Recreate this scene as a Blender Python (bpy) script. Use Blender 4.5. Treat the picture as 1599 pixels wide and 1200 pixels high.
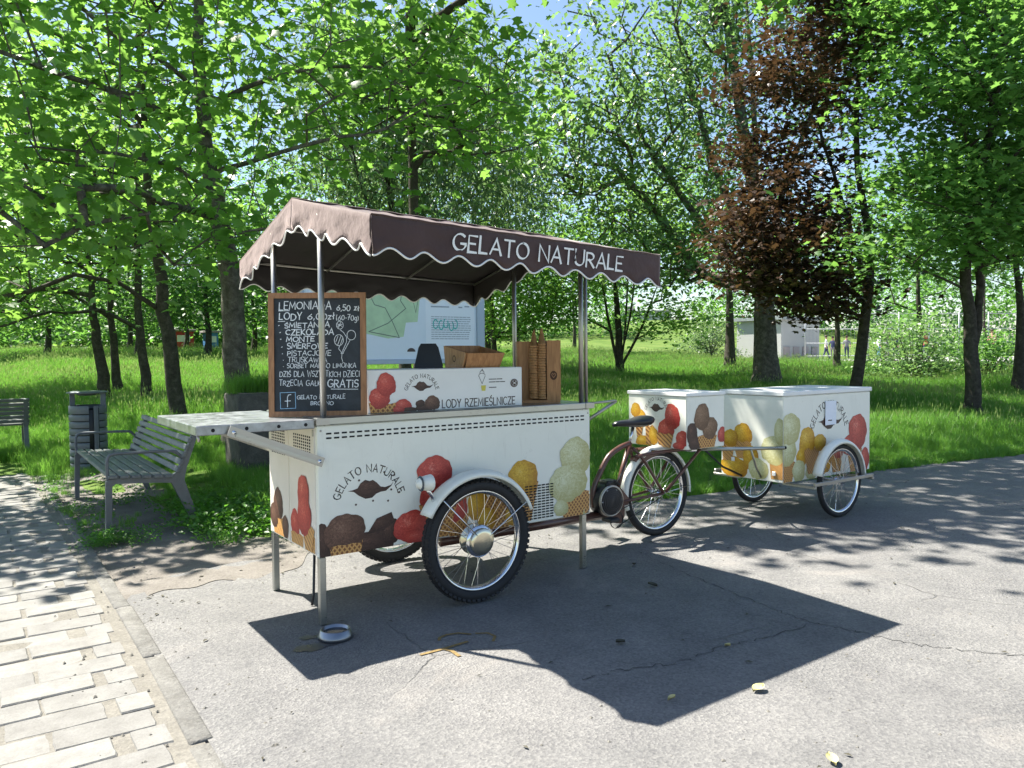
import bpy, bmesh, math, random
import numpy as np
from mathutils import Vector, Matrix
R = math.radians
for o in list(bpy.data.objects): bpy.data.objects.remove(o)
sc = bpy.context.scene
COL = sc.collection

# ------------------------------------------------------------------ camera, sky, sun, exposure
cam = bpy.data.cameras.new('camera'); cam.sensor_width = 36; cam.lens = 36*1209.9/1599; cam.clip_end = 3000; cam.clip_start = .05
camo = bpy.data.objects.new('camera', cam); COL.objects.link(camo); sc.camera = camo
def cam_axes(yaw, pitch, roll):
    fw = Vector((math.sin(yaw)*math.cos(pitch), math.cos(yaw)*math.cos(pitch), math.sin(pitch)))
    r = Vector((math.cos(yaw), -math.sin(yaw), 0)); u = r.cross(fw)
    return math.cos(roll)*r+math.sin(roll)*u, -math.sin(roll)*r+math.cos(roll)*u, fw
_r, _u, _f = cam_axes(.6130, -.0381, -.0097)
m = Matrix((( _r.x, _u.x, -_f.x), (_r.y, _u.y, -_f.y), (_r.z, _u.z, -_f.z))).to_4x4()
m.translation = (-1.481, -3.876, 1.42); camo.matrix_world = m
SUN = Vector((.29, -.575, -1)).normalized()      # the way the light travels
w = bpy.data.worlds.new('World'); sc.world = w; w.use_nodes = True
nt = w.node_tree; bg = nt.nodes['Background']; sky = nt.nodes.new('ShaderNodeTexSky')
sky.sky_type = 'NISHITA'; sky.sun_disc = False; sky.sun_elevation = math.asin(-SUN.z); sky.sun_rotation = math.atan2(-SUN.x, -SUN.y)
sky.air_density = 1.0; sky.dust_density = .7; sky.ozone_density = 1.6
nt.links.new(sky.outputs[0], bg.inputs[0]); bg.inputs[1].default_value = .066
sl = bpy.data.lights.new('sun', 'SUN'); sl.energy = 4.6; sl.angle = R(.53); sl.color = (1, .95, .86)
slo = bpy.data.objects.new('sun', sl); COL.objects.link(slo); slo.rotation_euler = SUN.to_track_quat('-Z', 'Y').to_euler(); slo.location = (0, 0, 30)
vs = sc.view_settings; vs.view_transform = 'Standard'; vs.look = 'None'; vs.exposure = 1.78; vs.gamma = 1
sc.cycles.max_bounces = 6; sc.cycles.diffuse_bounces = 4; sc.cycles.glossy_bounces = 3; sc.cycles.transmission_bounces = 4; sc.cycles.transparent_max_bounces = 8
sc.cycles.use_adaptive_sampling = True; sc.cycles.adaptive_threshold = .02; sc.cycles.use_denoising = True; sc.cycles.sample_clamp_indirect = 6

# ------------------------------------------------------------------ helpers
rnd = random.Random(4); NR = np.random.RandomState(5)
def org(o):
    v = Vector((0, 0, 0))
    while o is not None: v = v+o.location; o = o.parent
    return v
def tag(o, label, cat, group=None):
    o['label'] = label; o['category'] = cat
    if group: o['group'] = group
    return o
def empty(name, loc, label=None, cat=None, group=None):
    o = bpy.data.objects.new(name, None); o.location = loc; COL.objects.link(o); o.empty_display_size = .1
    if label: tag(o, label, cat, group)
    return o
def link(name, me, parent=None, loc=(0, 0, 0)):
    o = bpy.data.objects.new(name, me); COL.objects.link(o); o.location = loc
    if parent is not None: o.parent = parent
    return o
class MB:
    """collects shapes in world coordinates, then links them as one mesh object under a parent"""
    def __init__(s): s.V = []; s.F = []; s.S = []; s.UV = []
    def add(s, V, F, smooth=False, uv=None):
        b = len(s.V); s.V += [tuple(v) for v in V]
        for f in F: s.F.append([i+b for i in f]); s.S.append(smooth)
        s.UV += list(uv) if uv is not None else [(v[0], v[2]) for v in V]
        return s
    def box(s, x0, x1, y0, y1, z0, z1, b=0.0, seg=1):
        if b <= 0:
            V = [(x, y, z) for x in (x0, x1) for y in (y0, y1) for z in (z0, z1)]
            return s.add(V, [(0, 1, 3, 2), (4, 6, 7, 5), (0, 4, 5, 1), (2, 3, 7, 6), (0, 2, 6, 4), (1, 5, 7, 3)])
        bm = bmesh.new(); bmesh.ops.create_cube(bm, size=1)
        for v in bm.verts: v.co = Vector(((x0+x1)/2+v.co.x*(x1-x0), (y0+y1)/2+v.co.y*(y1-y0), (z0+z1)/2+v.co.z*(z1-z0)))
        bmesh.ops.bevel(bm, geom=bm.edges[:], offset=b, segments=seg, affect='EDGES', profile=.5)
        bm.verts.index_update()
        s.add([v.co for v in bm.verts], [[v.index for v in f.verts] for f in bm.faces], seg > 1); bm.free(); return s
    def tube(s, pts, r, n=8, caps=True, flat=None):
        pts = [Vector(p) for p in pts]; rr = r if isinstance(r, (list, tuple)) else [r]*len(pts)
        V = []; F = []; up = None
        for i, p in enumerate(pts):
            t = (pts[min(i+1, len(pts)-1)]-pts[max(i-1, 0)]).normalized()
            if up is None:
                up = Vector((0, 0, 1)) if abs(t.z) < .9 else Vector((1, 0, 0))
            a = t.cross(up).normalized(); bb = a.cross(t).normalized(); up = bb
            for k in range(n):
                an = 2*math.pi*(k+.5)/n
                V.append(p+(a*math.cos(an)+bb*math.sin(an)*(flat or 1))*rr[i])
        for i in range(len(pts)-1):
            for k in range(n): F.append((i*n+k, i*n+(k+1) % n, (i+1)*n+(k+1) % n, (i+1)*n+k))
        if caps: F.append(tuple(range(n))[::-1]); F.append(tuple((len(pts)-1)*n+k for k in range(n)))
        return s.add(V, F, n > 4)
    def lathe(s, prof, c, axis='z', n=24, a0=0, a1=2*math.pi, smooth=True, close=False):
        V = []; F = []; full = abs(a1-a0-2*math.pi) < 1e-6; m_ = n if full else n+1
        for i in range(m_):
            a = a0+(a1-a0)*i/n
            for r, h in prof:
                ca, sa = r*math.cos(a), r*math.sin(a)
                V.append((c[0]+ca, c[1]+sa, c[2]+h) if axis == 'z' else ((c[0]+ca, c[1]+h, c[2]+sa) if axis == 'y' else (c[0]+h, c[1]+ca, c[2]+sa)))
        k = len(prof)
        for i in range(n):
            j = (i+1) % m_
            for q in range(k if close else k-1):
                q2 = (q+1) % k; F.append((i*k+q, j*k+q, j*k+q2, i*k+q2))
        return s.add(V, F, smooth)
    def prism(s, poly, fn, d):      # poly of (u,v); fn(u,v,w) -> xyz ; thickness d
        n = len(poly); V = [fn(u, v, 0) for u, v in poly]+[fn(u, v, d) for u, v in poly]
        F = [tuple(range(n))[::-1], tuple(range(n, 2*n))]+[(i, (i+1) % n, n+(i+1) % n, n+i) for i in range(n)]
        return s.add(V, F)
    def mesh(s, name, mat, o=Vector((0, 0, 0))):
        me = bpy.data.meshes.new(name); me.from_pydata([(v[0]-o.x, v[1]-o.y, v[2]-o.z) for v in s.V], [], s.F)
        me.polygons.foreach_set('use_smooth', s.S)
        ul = me.uv_layers.new(name='UVMap'); uv = np.array(s.UV, np.float32)
        li = np.empty(len(me.loops), np.int32); me.loops.foreach_get('vertex_index', li); ul.data.foreach_set('uv', uv[li].ravel())
        me.materials.append(mat); return me
    def build(s, name, mat, parent=None, loc=None):
        """children of a thing sit at its origin; top-level meshes take loc as their origin"""
        if parent is None:
            o = Vector(loc or (0, 0, 0)); return link(name, s.mesh(name, mat, o), None, o)
        return link(name, s.mesh(name, mat, org(parent)), parent)
def box(name, mat, parent, *a, **k): return MB().box(*a, **k).build(name, mat, parent)
def tube(name, mat, parent, *a, **k): return MB().tube(*a, **k).build(name, mat, parent)
def bar(mb, p, q, wx, h):           # a bar of rectangular section from p to q: wx is the width along y, h the height
    p = Vector(p); q = Vector(q); t = (q-p).normalized(); a = Vector((0, 1, 0)); b = t.cross(a).normalized()
    V = [P+a*sa*wx/2+b*sb*h/2 for P in (p, q) for sa, sb in ((-1, -1), (1, -1), (1, 1), (-1, 1))]
    return mb.add(V, [(3, 2, 1, 0), (4, 5, 6, 7), (0, 1, 5, 4), (1, 2, 6, 5), (2, 3, 7, 6), (3, 0, 4, 7)])
def smooth_pts(P, n=5):
    P = [Vector(p) for p in P]; out = []
    for i in range(len(P)-1):
        a, b, c, d = P[max(i-1, 0)], P[i], P[i+1], P[min(i+2, len(P)-1)]
        for k in range(n):
            t = k/n; out.append(.5*((2*b)+(c-a)*t+(2*a-5*b+4*c-d)*t*t+(3*b-a-3*c+d)*t**3))
    return out+[P[-1]]
def kind(o, k): o['kind'] = k; return o

# ------------------------------------------------------------------ materials
def newmat(name):
    m_ = bpy.data.materials.new(name); m_.use_nodes = True; n = m_.node_tree
    return m_, n, n.nodes['Principled BSDF']
def N(n, t, **k):
    x = n.nodes.new(t)
    for a, b in k.items():
        if a.startswith('i_'):
            key = a[2:]; x.inputs[int(key) if key.isdigit() else key.replace('_', ' ')].default_value = b
        else: setattr(x, a, b)
    return x
def ramp(n, fac, stops):
    r = n.nodes.new('ShaderNodeValToRGB'); e = r.color_ramp.elements
    while len(e) < len(stops): e.new(.5)
    for el, (p, c) in zip(e, stops): el.position = p; el.color = tuple(c)+(1,) if len(c) == 3 else c
    n.links.new(fac, r.inputs[0]); return r
def mixc(n, fac, a, b, mode='MIX'):
    x = n.nodes.new('ShaderNodeMix'); x.data_type = 'RGBA'; x.blend_type = mode
    for sock, v in ((x.inputs[0], fac), (x.inputs[6], a), (x.inputs[7], b)):
        if isinstance(v, (int, float)): sock.default_value = v
        elif isinstance(v, tuple): sock.default_value = v+(1,)
        else: n.links.new(v, sock)
    return x.outputs[2]
def mth(n, op, a, b=None):
    x = n.nodes.new('ShaderNodeMath'); x.operation = op
    for i, v in enumerate((a, b)):
        if v is None: continue
        if isinstance(v, (int, float)): x.inputs[i].default_value = v
        else: n.links.new(v, x.inputs[i])
    return x.outputs[0]
def noise(n, scale, detail=4, rough=.55, co=None, dist=0):
    x = N(n, 'ShaderNodeTexNoise'); x.inputs['Scale'].default_value = scale; x.inputs['Detail'].default_value = detail; x.inputs['Roughness'].default_value = rough; x.inputs['Distortion'].default_value = dist
    if co is not None: n.links.new(co, x.inputs['Vector'])
    return x
def bump(n, p, h, st, dist=.01):
    b = N(n, 'ShaderNodeBump'); b.inputs['Strength'].default_value = st; b.inputs['Distance'].default_value = dist
    n.links.new(h, b.inputs['Height']); n.links.new(b.outputs[0], p.inputs['Normal']); return b
def simple(name, c, rough=.5, metal=0, var=.12, scale=12, bmp=0, coat=0, spec=.5):
    """one-colour paint, metal, wood or rubber with uneven tone and gloss"""
    m_, n, p = newmat(name); tc = N(n, 'ShaderNodeTexCoord').outputs['Object']
    no = noise(n, scale, 6, .6, tc)
    d = tuple(max(0, x*(1-var)) for x in c); l = tuple(min(1, x*(1+var)) for x in c)
    r = ramp(n, no.outputs[0], [(.3, d), (.7, l)]); n.links.new(r.outputs[0], p.inputs['Base Color'])
    rr = ramp(n, no.outputs[0], [(.25, (max(.03, rough-.08),)*3), (.75, (min(1, rough+.1),)*3)]); n.links.new(rr.outputs[0], p.inputs['Roughness'])
    p.inputs['Metallic'].default_value = metal; p.inputs['Coat Weight'].default_value = coat; p.inputs['Specular IOR Level'].default_value = spec
    if bmp: bump(n, p, noise(n, scale*8, 4, .6, tc).outputs[0], bmp, .003)
    return m_
M = {}
def panel():
    m_, n, p = newmat('white_enamel'); tc = N(n, 'ShaderNodeTexCoord').outputs['Object']
    mp = N(n, 'ShaderNodeMapping'); mp.inputs['Scale'].default_value = (9, 9, 1.2); n.links.new(tc, mp.inputs[0])
    a = noise(n, 2.4, 7, .68, tc, .8); b = noise(n, 4, 6, .7, mp.outputs[0]); f = noise(n, 70, 3, .6, tc)
    c = mixc(n, ramp(n, a.outputs[0], [(.5, (0, 0, 0)), (.8, (.5, .5, .5))]).outputs[0], (.82, .82, .735), (.67, .665, .58))
    c = mixc(n, ramp(n, b.outputs[0], [(.58, (0, 0, 0)), (.85, (.4, .4, .4))]).outputs[0], c, (.55, .52, .45))
    c = mixc(n, ramp(n, f.outputs[0], [(.7, (0, 0, 0)), (.76, (.5, .5, .5))]).outputs[0], c, (.5, .48, .44))
    n.links.new(c, p.inputs['Base Color']); r = ramp(n, a.outputs[0], [(.3, (.22, .22, .22)), (.7, (.45, .45, .45))]); n.links.new(r.outputs[0], p.inputs['Roughness']); p.inputs['Coat Weight'].default_value = .2
    bump(n, p, noise(n, 1.4, 2, .5, tc).outputs[0], .12, .02); return m_
M['white'] = panel()
M['white2'] = simple('white_laminate', (.8, .8, .78), .4, 0, .04, 4)
M['cream'] = simple('cream_door', (.74, .68, .6), .45, 0, .05, 5)
M['chrome'] = simple('chrome', (.75, .76, .78), .12, 1, .08, 6)
M['polish'] = simple('polished_brass_tint', (.72, .66, .5), .2, 1, .1, 9)
M['black'] = simple('black_plastic', (.016, .017, .019), .42, 0, .2, 9)
M['rubber'] = simple('tyre_rubber', (.018, .018, .019), .75, 0, .35, 14, .3)
M['brown'] = simple('brown_frame_paint', (.1, .042, .03), .35, 0, .2, 10, 0, .3)
M['saddle'] = simple('black_vinyl', (.018, .02, .026), .38, 0, .2, 10, .1)
M['dark'] = simple('dark_hole', (.012, .012, .012), .9)
M['piping'] = simple('white_piping', (.78, .76, .74), .7, 0, .06, 30)
M['letter_white'] = simple('white_letters', (.82, .8, .78), .6, 0, .05, 30)
M['letter_dark'] = simple('dark_brown_letters', (.05, .035, .03), .5, 0, .1, 30)
M['letter_grey'] = simple('grey_letters', (.09, .085, .08), .5, 0, .1, 30)
M['tealpaint'] = simple('teal_spray', (.05, .4, .36), .6, 0, .2, 20)
M['bench_frame'] = simple('grey_cast_iron', (.13, .14, .15), .5, .2, .12, 20, .1)
M['binmetal'] = simple('bin_grey_paint', (.12, .14, .16), .45, .1, .1, 8, .05)
M['paper'] = simple('note_paper', (.82, .84, .9), .8, 0, .04, 10)
M['bowl'] = simple('steel_bowl', (.27, .28, .3), .32, 1, .1, 12)
M['housing'] = simple('far_render', (.42, .42, .42), .8, 0, .06, .4)
M['housing_d'] = simple('far_dark_render', (.34, .3, .3), .8, 0, .1, .4)
M['glass'] = simple('window_glass', (.05, .07, .09), .15, 0, .2, .5)
M['fence'] = simple('galvanised', (.34, .36, .38), .5, .6, .1, 5)
M['concrete_l'] = simple('pale_concrete', (.34, .33, .31), .85, 0, .12, .7, .2)
M['redpaint'] = simple('red_paint', (.5, .05, .04), .5); M['bluepaint'] = simple('blue_paint', (.08, .25, .55), .5)
M['yellowmark'] = simple('yellow_ochre_spray', (.2, .135, .045), .85, 0, .35, 60)
M['dryleaf'] = simple('dry_leaf', (.5, .45, .2), .7, 0, .2, 30); M['dryleaf2'] = simple('old_leaf', (.06, .055, .035), .8, 0, .3, 30)
def brushed(name, c, rough):
    m_, n, p = newmat(name); tc = N(n, 'ShaderNodeTexCoord').outputs['Object']
    mp = N(n, 'ShaderNodeMapping'); mp.inputs['Scale'].default_value = (3, 60, 60); n.links.new(tc, mp.inputs[0])
    a = noise(n, 6, 5, .6, mp.outputs[0]); b = noise(n, 5, 4, .6, tc)
    k = mixc(n, .5, a.outputs[0], b.outputs[0])
    r = ramp(n, k, [(.35, tuple(x*.82 for x in c)), (.65, c)]); n.links.new(r.outputs[0], p.inputs['Base Color'])
    rr = ramp(n, k, [(.3, (rough-.08,)*3), (.7, (rough+.12,)*3)]); n.links.new(rr.outputs[0], p.inputs['Roughness'])
    p.inputs['Metallic'].default_value = .95; return m_
M['steel'] = brushed('brushed_steel', (.46, .47, .44), .3)
M['sheet'] = simple('galvanised_sheet', (.33, .35, .37), .36, .92, .3, 16)
M['alu'] = brushed('dull_aluminium', (.48, .46, .42), .4)
def wood(name, c1, c2, sc_=(1, 1, 14), rough=.5):
    m_, n, p = newmat(name); tc = N(n, 'ShaderNodeTexCoord').outputs['Object']
    mp = N(n, 'ShaderNodeMapping'); mp.inputs['Scale'].default_value = sc_; n.links.new(tc, mp.inputs[0])
    a = noise(n, 5, 6, .65, mp.outputs[0], .6); r = ramp(n, a.outputs[0], [(.3, c1), (.7, c2)])
    n.links.new(r.outputs[0], p.inputs['Base Color']); p.inputs['Roughness'].default_value = rough; bump(n, p, a.outputs[0], .15, .003); return m_
M['wood'] = wood('warm_box_wood', (.29, .125, .042), (.5, .25, .1), (12, 12, 1.2))
M['wood_h'] = wood('frame_wood', (.24, .105, .042), (.42, .2, .09), (10, 10, 2))
M['slat'] = wood('bench_slat_wood', (.08, .088, .092), (.19, .2, .2), (14, 1.2, 14), .55)
M['branded'] = simple('burnt_brand', (.07, .028, .012), .7)
def fabric():
    m_, n, p = newmat('brown_awning_canvas'); tc = N(n, 'ShaderNodeTexCoord').outputs['Object']
    a = noise(n, 2.2, 5, .6, tc); f = noise(n, 160, 2, .5, tc)
    r = ramp(n, a.outputs[0], [(.3, (.04, .0165, .014)), (.7, (.056, .025, .0215))]); n.links.new(r.outputs[0], p.inputs['Base Color'])
    p.inputs['Roughness'].default_value = .75; p.inputs['Sheen Weight'].default_value = .42; p.inputs['Sheen Roughness'].default_value = .5; p.inputs['Sheen Tint'].default_value = (1, .84, .81, 1)
    k = mth(n, 'ADD', mth(n, 'MULTIPLY', a.outputs[0], 3), mth(n, 'MULTIPLY', f.outputs[0], .04)); bump(n, p, k, .4, .02); return m_
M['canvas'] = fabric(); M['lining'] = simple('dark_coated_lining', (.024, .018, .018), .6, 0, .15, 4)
def scoop(name, c, hi, dk, crack=9):
    """printed photo of a scoop: UV runs -1..1 over the ball"""
    m_, n, p = newmat(name); uv = N(n, 'ShaderNodeUVMap').outputs[0]
    gd = N(n, 'ShaderNodeVectorMath', operation='LENGTH')
    off = N(n, 'ShaderNodeVectorMath', operation='ADD'); n.links.new(uv, off.inputs[0]); off.inputs[1].default_value = (.25, -.3, 0); n.links.new(off.outputs[0], gd.inputs[0])
    rv_ = N(n, 'ShaderNodeVectorMath', operation='ADD'); n.links.new(uv, rv_.inputs[0]); ob_ = N(n, 'ShaderNodeObjectInfo'); sc3 = N(n, 'ShaderNodeVectorMath', operation='SCALE'); sc3.inputs['Scale'].default_value = 37.; cx3 = N(n, 'ShaderNodeCombineXYZ'); n.links.new(ob_.outputs['Random'], cx3.inputs[0]); n.links.new(ob_.outputs['Random'], cx3.inputs[1]); n.links.new(cx3.outputs[0], sc3.inputs[0]); n.links.new(sc3.outputs[0], rv_.inputs[1]); uv = rv_.outputs[0]
    a = noise(n, 2.6, 7, .7, uv, 2.2); v = noise(n, crack, 6, .75, uv, 1.0)
    k = mth(n, 'ADD', mth(n, 'MULTIPLY', gd.outputs['Value'], .34), mth(n, 'ADD', mth(n, 'MULTIPLY', a.outputs[0], .85), mth(n, 'MULTIPLY', v.outputs[0], .6)))
    r = ramp(n, mth(n, 'SUBTRACT', k, .47), [(.16, hi), (.34, c), (.5, tuple(.55*x+.45*y for x, y in zip(c, dk))), (.66, dk)]); rid = mth(n, 'ABSOLUTE', mth(n, 'SUBTRACT', noise(n, 3.2, 3, .6, uv, 1.5).outputs[0], .5)); rm = ramp(n, rid, [(0, (.8, .8, .8)), (.035, (0, 0, 0))]).outputs[0]
    n.links.new(mixc(n, rm, r.outputs[0], dk), p.inputs['Base Color']); p.inputs['Roughness'].default_value = .4; return m_
M['s_red'] = scoop('raspberry_print', (.6, .085, .06), (.78, .27, .2), (.34, .03, .025))
M['s_yel'] = scoop('mango_print', (.7, .42, .03), (.82, .6, .14), (.42, .19, .01))
M['s_whi'] = scoop('vanilla_print', (.66, .66, .4), (.76, .76, .56), (.45, .42, .18))
M['s_bro'] = scoop('chocolate_print', (.17, .085, .055), (.27, .15, .1), (.07, .03, .02))
M['s_tan'] = scoop('nougat_print', (.26, .15, .085), (.36, .23, .15), (.12, .06, .03))
M['s_cho'] = scoop('dark_chocolate_print', (.075, .034, .024), (.15, .075, .05), (.03, .013, .01), 4)
def waffle():
    m_, n, p = newmat('waffle_print'); uv = N(n, 'ShaderNodeTexCoord').outputs['Object']
    out = None
    for ang in (.7, -.7):
        mp = N(n, 'ShaderNodeMapping'); mp.inputs['Rotation'].default_value = (0, ang, ang*.6); n.links.new(uv, mp.inputs[0])
        wv = N(n, 'ShaderNodeTexWave'); wv.inputs['Scale'].default_value = 16; wv.inputs['Distortion'].default_value = 1; n.links.new(mp.outputs[0], wv.inputs[0])
        out = wv.outputs['Fac'] if out is None else mth(n, 'MAXIMUM', out, wv.outputs['Fac'])
    r = ramp(n, out, [(.45, (.2, .07, .02)), (.9, (.62, .33, .1))]); n.links.new(r.outputs[0], p.inputs['Base Color']); p.inputs['Roughness'].default_value = .45; return m_
M['waffle'] = waffle()
def chalk():
    m_, n, p = newmat('blackboard'); tc = N(n, 'ShaderNodeTexCoord').outputs['Object']
    a = noise(n, 7, 6, .65, tc, 1); r = ramp(n, a.outputs[0], [(.35, (.012, .015, .02)), (.75, (.035, .042, .055))])
    n.links.new(r.outputs[0], p.inputs['Base Color']); p.inputs['Roughness'].default_value = .55; return m_
M['board'] = chalk()
def asphalt():
    m_, n, p = newmat('old_asphalt'); tc = N(n, 'ShaderNodeTexCoord').outputs['Object']
    big = noise(n, .55, 5, .6, tc, .5); mid = noise(n, 3.2, 6, .65, tc); gr = N(n, 'ShaderNodeTexVoronoi'); gr.inputs['Scale'].default_value = 95; n.links.new(tc, gr.inputs[0])
    fine = noise(n, 55, 5, .75, tc)
    base = ramp(n, big.outputs[0], [(.3, (.125, .124, .124)), (.5, (.165, .163, .16)), (.7, (.215, .21, .202))]).outputs[0]
    base = mixc(n, .5, base, ramp(n, mid.outputs[0], [(.3, (.125, .124, .124)), (.7, (.235, .23, .222))]).outputs[0])
    st = ramp(n, gr.outputs['Color'], [(0, (.62, .62, .64)), (1, (1.25, 1.24, 1.2))]).outputs[0]
    base = mixc(n, .75, base, st, 'MULTIPLY')
    base = mixc(n, .55, base, ramp(n, fine.outputs[0], [(.32, (.55, .55, .56)), (.62, (1.12, 1.12, 1.1))]).outputs[0], 'MULTIPLY')
    # wandering cracks, only in places
    co = mixc(n, .22, tc, noise(n, 1.1, 5, .6, tc).outputs['Color'])
    vc = N(n, 'ShaderNodeTexVoronoi', feature='DISTANCE_TO_EDGE'); vc.inputs['Scale'].default_value = .62; n.links.new(co, vc.inputs[0])
    cr = ramp(n, vc.outputs['Distance'], [(.0, (.75, .75, .75)), (.003, (0, 0, 0))]).outputs[0]
    msk = ramp(n, noise(n, .8, 4, .6, tc).outputs[0], [(.5, (0, 0, 0)), (.62, (1, 1, 1))]).outputs[0]
    crm = mixc(n, 1, cr, msk, 'MULTIPLY')
    base = mixc(n, crm, base, (.1, .097, .092))
    # sand blown over it here and there
    sd = ramp(n, noise(n, .9, 6, .7, tc, 1).outputs[0], [(.58, (0, 0, 0)), (.78, (.7, .7, .7))]).outputs[0]
    base = mixc(n, sd, base, (.27, .25, .225))
    n.links.new(base, p.inputs['Base Color']); p.inputs['Roughness'].default_value = .85; p.inputs['Specular IOR Level'].default_value = .3
    rough_patch = ramp(n, noise(n, .7, 3, .5, tc).outputs[0], [(.4, (.25, .25, .25)), (.65, (1, 1, 1))]).outputs[0]
    h = mth(n, 'ADD', mth(n, 'MULTIPLY', gr.outputs['Distance'], mth(n, 'MULTIPLY', rough_patch, .9)), mth(n, 'ADD', mth(n, 'MULTIPLY', fine.outputs[0], .8), mth(n, 'MULTIPLY', crm, -2)))
    bump(n, p, h, .9, .006); return m_
M['asphalt'] = asphalt()
def paver_mat():
    m_, n, p = newmat('worn_concrete_paver'); tc = N(n, 'ShaderNodeTexCoord').outputs['Object']; oi = N(n, 'ShaderNodeObjectInfo').outputs['Random']
    gm = N(n, 'ShaderNodeNewGeometry').outputs['Position']
    a = noise(n, 9, 6, .7, gm); f = noise(n, 120, 4, .7, gm)
    c = ramp(n, oi, [(0, (.195, .19, .178)), (.4, (.225, .22, .206)), (.75, (.245, .24, .224)), (1, (.205, .197, .183))]).outputs[0]
    c = mixc(n, .6, c, ramp(n, a.outputs[0], [(.3, (.6, .58, .55)), (.65, (1.1, 1.1, 1.08))]).outputs[0], 'MULTIPLY')
    c = mixc(n, .4, c, ramp(n, f.outputs[0], [(.35, (.65, .65, .65)), (.65, (1.1, 1.1, 1.1))]).outputs[0], 'MULTIPLY')
    n.links.new(c, p.inputs['Base Color']); p.inputs['Roughness'].default_value = .9; bump(n, p, mth(n, 'ADD', a.outputs[0], mth(n, 'MULTIPLY', f.outputs[0], .4)), .6, .008); return m_
M['paver'] = paver_mat()
def soil(name, stops, sc_=3, bst=.8):
    m_, n, p = newmat(name); tc = N(n, 'ShaderNodeNewGeometry').outputs['Position']
    a = noise(n, sc_, 8, .7, tc, .4); f = noise(n, 70, 4, .7, tc)
    c = ramp(n, a.outputs[0], stops).outputs[0]
    c = mixc(n, .6, c, ramp(n, f.outputs[0], [(.3, (.6, .6, .6)), (.65, (1.15, 1.15, 1.12))]).outputs[0], 'MULTIPLY')
    n.links.new(c, p.inputs['Base Color']); p.inputs['Roughness'].default_value = .95; p.inputs['Specular IOR Level'].default_value = .2
    bump(n, p, mth(n, 'ADD', a.outputs[0], mth(n, 'MULTIPLY', f.outputs[0], .35)), bst, .02); return m_
M['sand'] = soil('joint_sand', [(.3, (.16, .15, .13)), (.7, (.235, .222, .195))], 6)
M['kerb'] = soil('worn_kerb', [(.3, (.13, .125, .115)), (.55, (.19, .185, .172)), (.75, (.235, .228, .212))], 8, .9)
M['dirt'] = soil('trodden_dirt', [(.3, (.13, .117, .103)), (.55, (.19, .174, .156)), (.75, (.235, .22, .2))], 2.5)
M['meadow'] = soil('meadow_ground', [(.3, (.05, .1, .018)), (.5, (.09, .15, .025)), (.7, (.15, .19, .05))], .35, .5)
M['bark'] = soil('grey_bark', [(.3, (.045, .042, .035)), (.5, (.11, .1, .083)), (.7, (.21, .195, .165))], 9, 1.0)
M['bark_d'] = soil('dark_bark', [(.3, (.03, .027, .022)), (.55, (.075, .066, .055)), (.75, (.14, .125, .105))], 9, 1.0)
M['planter'] = soil('mossy_concrete', [(.3, (.06, .058, .05)), (.6, (.13, .125, .11)), (.8, (.2, .19, .17))], 4, .8)
def leafmat(name, d, l, tr, tmix=.5, gloss=.42):
    m_ = bpy.data.materials.new(name); m_.use_nodes = True; n = m_.node_tree; p = n.nodes['Principled BSDF']; out = n.nodes['Material Output']
    g = N(n, 'ShaderNodeNewGeometry'); tc = g.outputs['Position']
    k = mth(n, 'ADD', mth(n, 'MULTIPLY', g.outputs['Random Per Island'], .65), mth(n, 'MULTIPLY', noise(n, .55, 4, .6, tc).outputs[0], .5))
    c = ramp(n, k, [(.15, d), (.85, l)]).outputs[0]; n.links.new(c, p.inputs['Base Color']); p.inputs['Roughness'].default_value = gloss; p.inputs['Specular IOR Level'].default_value = .45
    t = N(n, 'ShaderNodeBsdfTranslucent'); tcx = mixc(n, 1, ramp(n, k, [(.15, tuple(x*.75 for x in tr)), (.85, tr)]).outputs[0], (1, 1, 1), 'MULTIPLY'); n.links.new(tcx, t.inputs[0])
    mx = N(n, 'ShaderNodeMixShader'); mx.inputs[0].default_value = tmix; n.links.new(p.outputs[0], mx.inputs[1]); n.links.new(t.outputs[0], mx.inputs[2]); n.links.new(mx.outputs[0], out.inputs[0]); return m_
M['leaf_plane'] = leafmat('plane_leaf', (.045, .125, .028), (.11, .235, .045), (.28, .54, .09))
M['leaf_maple'] = leafmat('maple_leaf', (.055, .14, .035), (.115, .24, .06), (.25, .5, .09), .48)
M['leaf_poplar'] = leafmat('poplar_leaf', (.06, .125, .045), (.13, .22, .09), (.26, .46, .12), .46, .32)
M['leaf_willow'] = leafmat('willow_leaf', (.06, .11, .05), (.12, .19, .09), (.22, .36, .12), .42, .35)
M['leaf_red'] = leafmat('copper_leaf', (.032, .021, .018), (.095, .06, .042), (.1, .055, .024), .31, .28)
M['leaf_ash'] = leafmat('bright_leaf', (.052, .14, .024), (.115, .25, .045), (.31, .56, .09), .52)
M['leaf_far'] = leafmat('wood_leaf', (.04, .105, .03), (.085, .19, .045), (.2, .44, .07), .45)
M['grass'] = leafmat('grass_blade', (.055, .16, .016), (.125, .27, .04), (.25, .52, .07), .48, .45)
M['seed'] = leafmat('grass_seed_head', (.2, .29, .08), (.3, .38, .14), (.34, .46, .14), .5, .6)
M['weed'] = leafmat('weed_leaf', (.035, .11, .015), (.08, .21, .03), (.17, .44, .04), .45)

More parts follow.
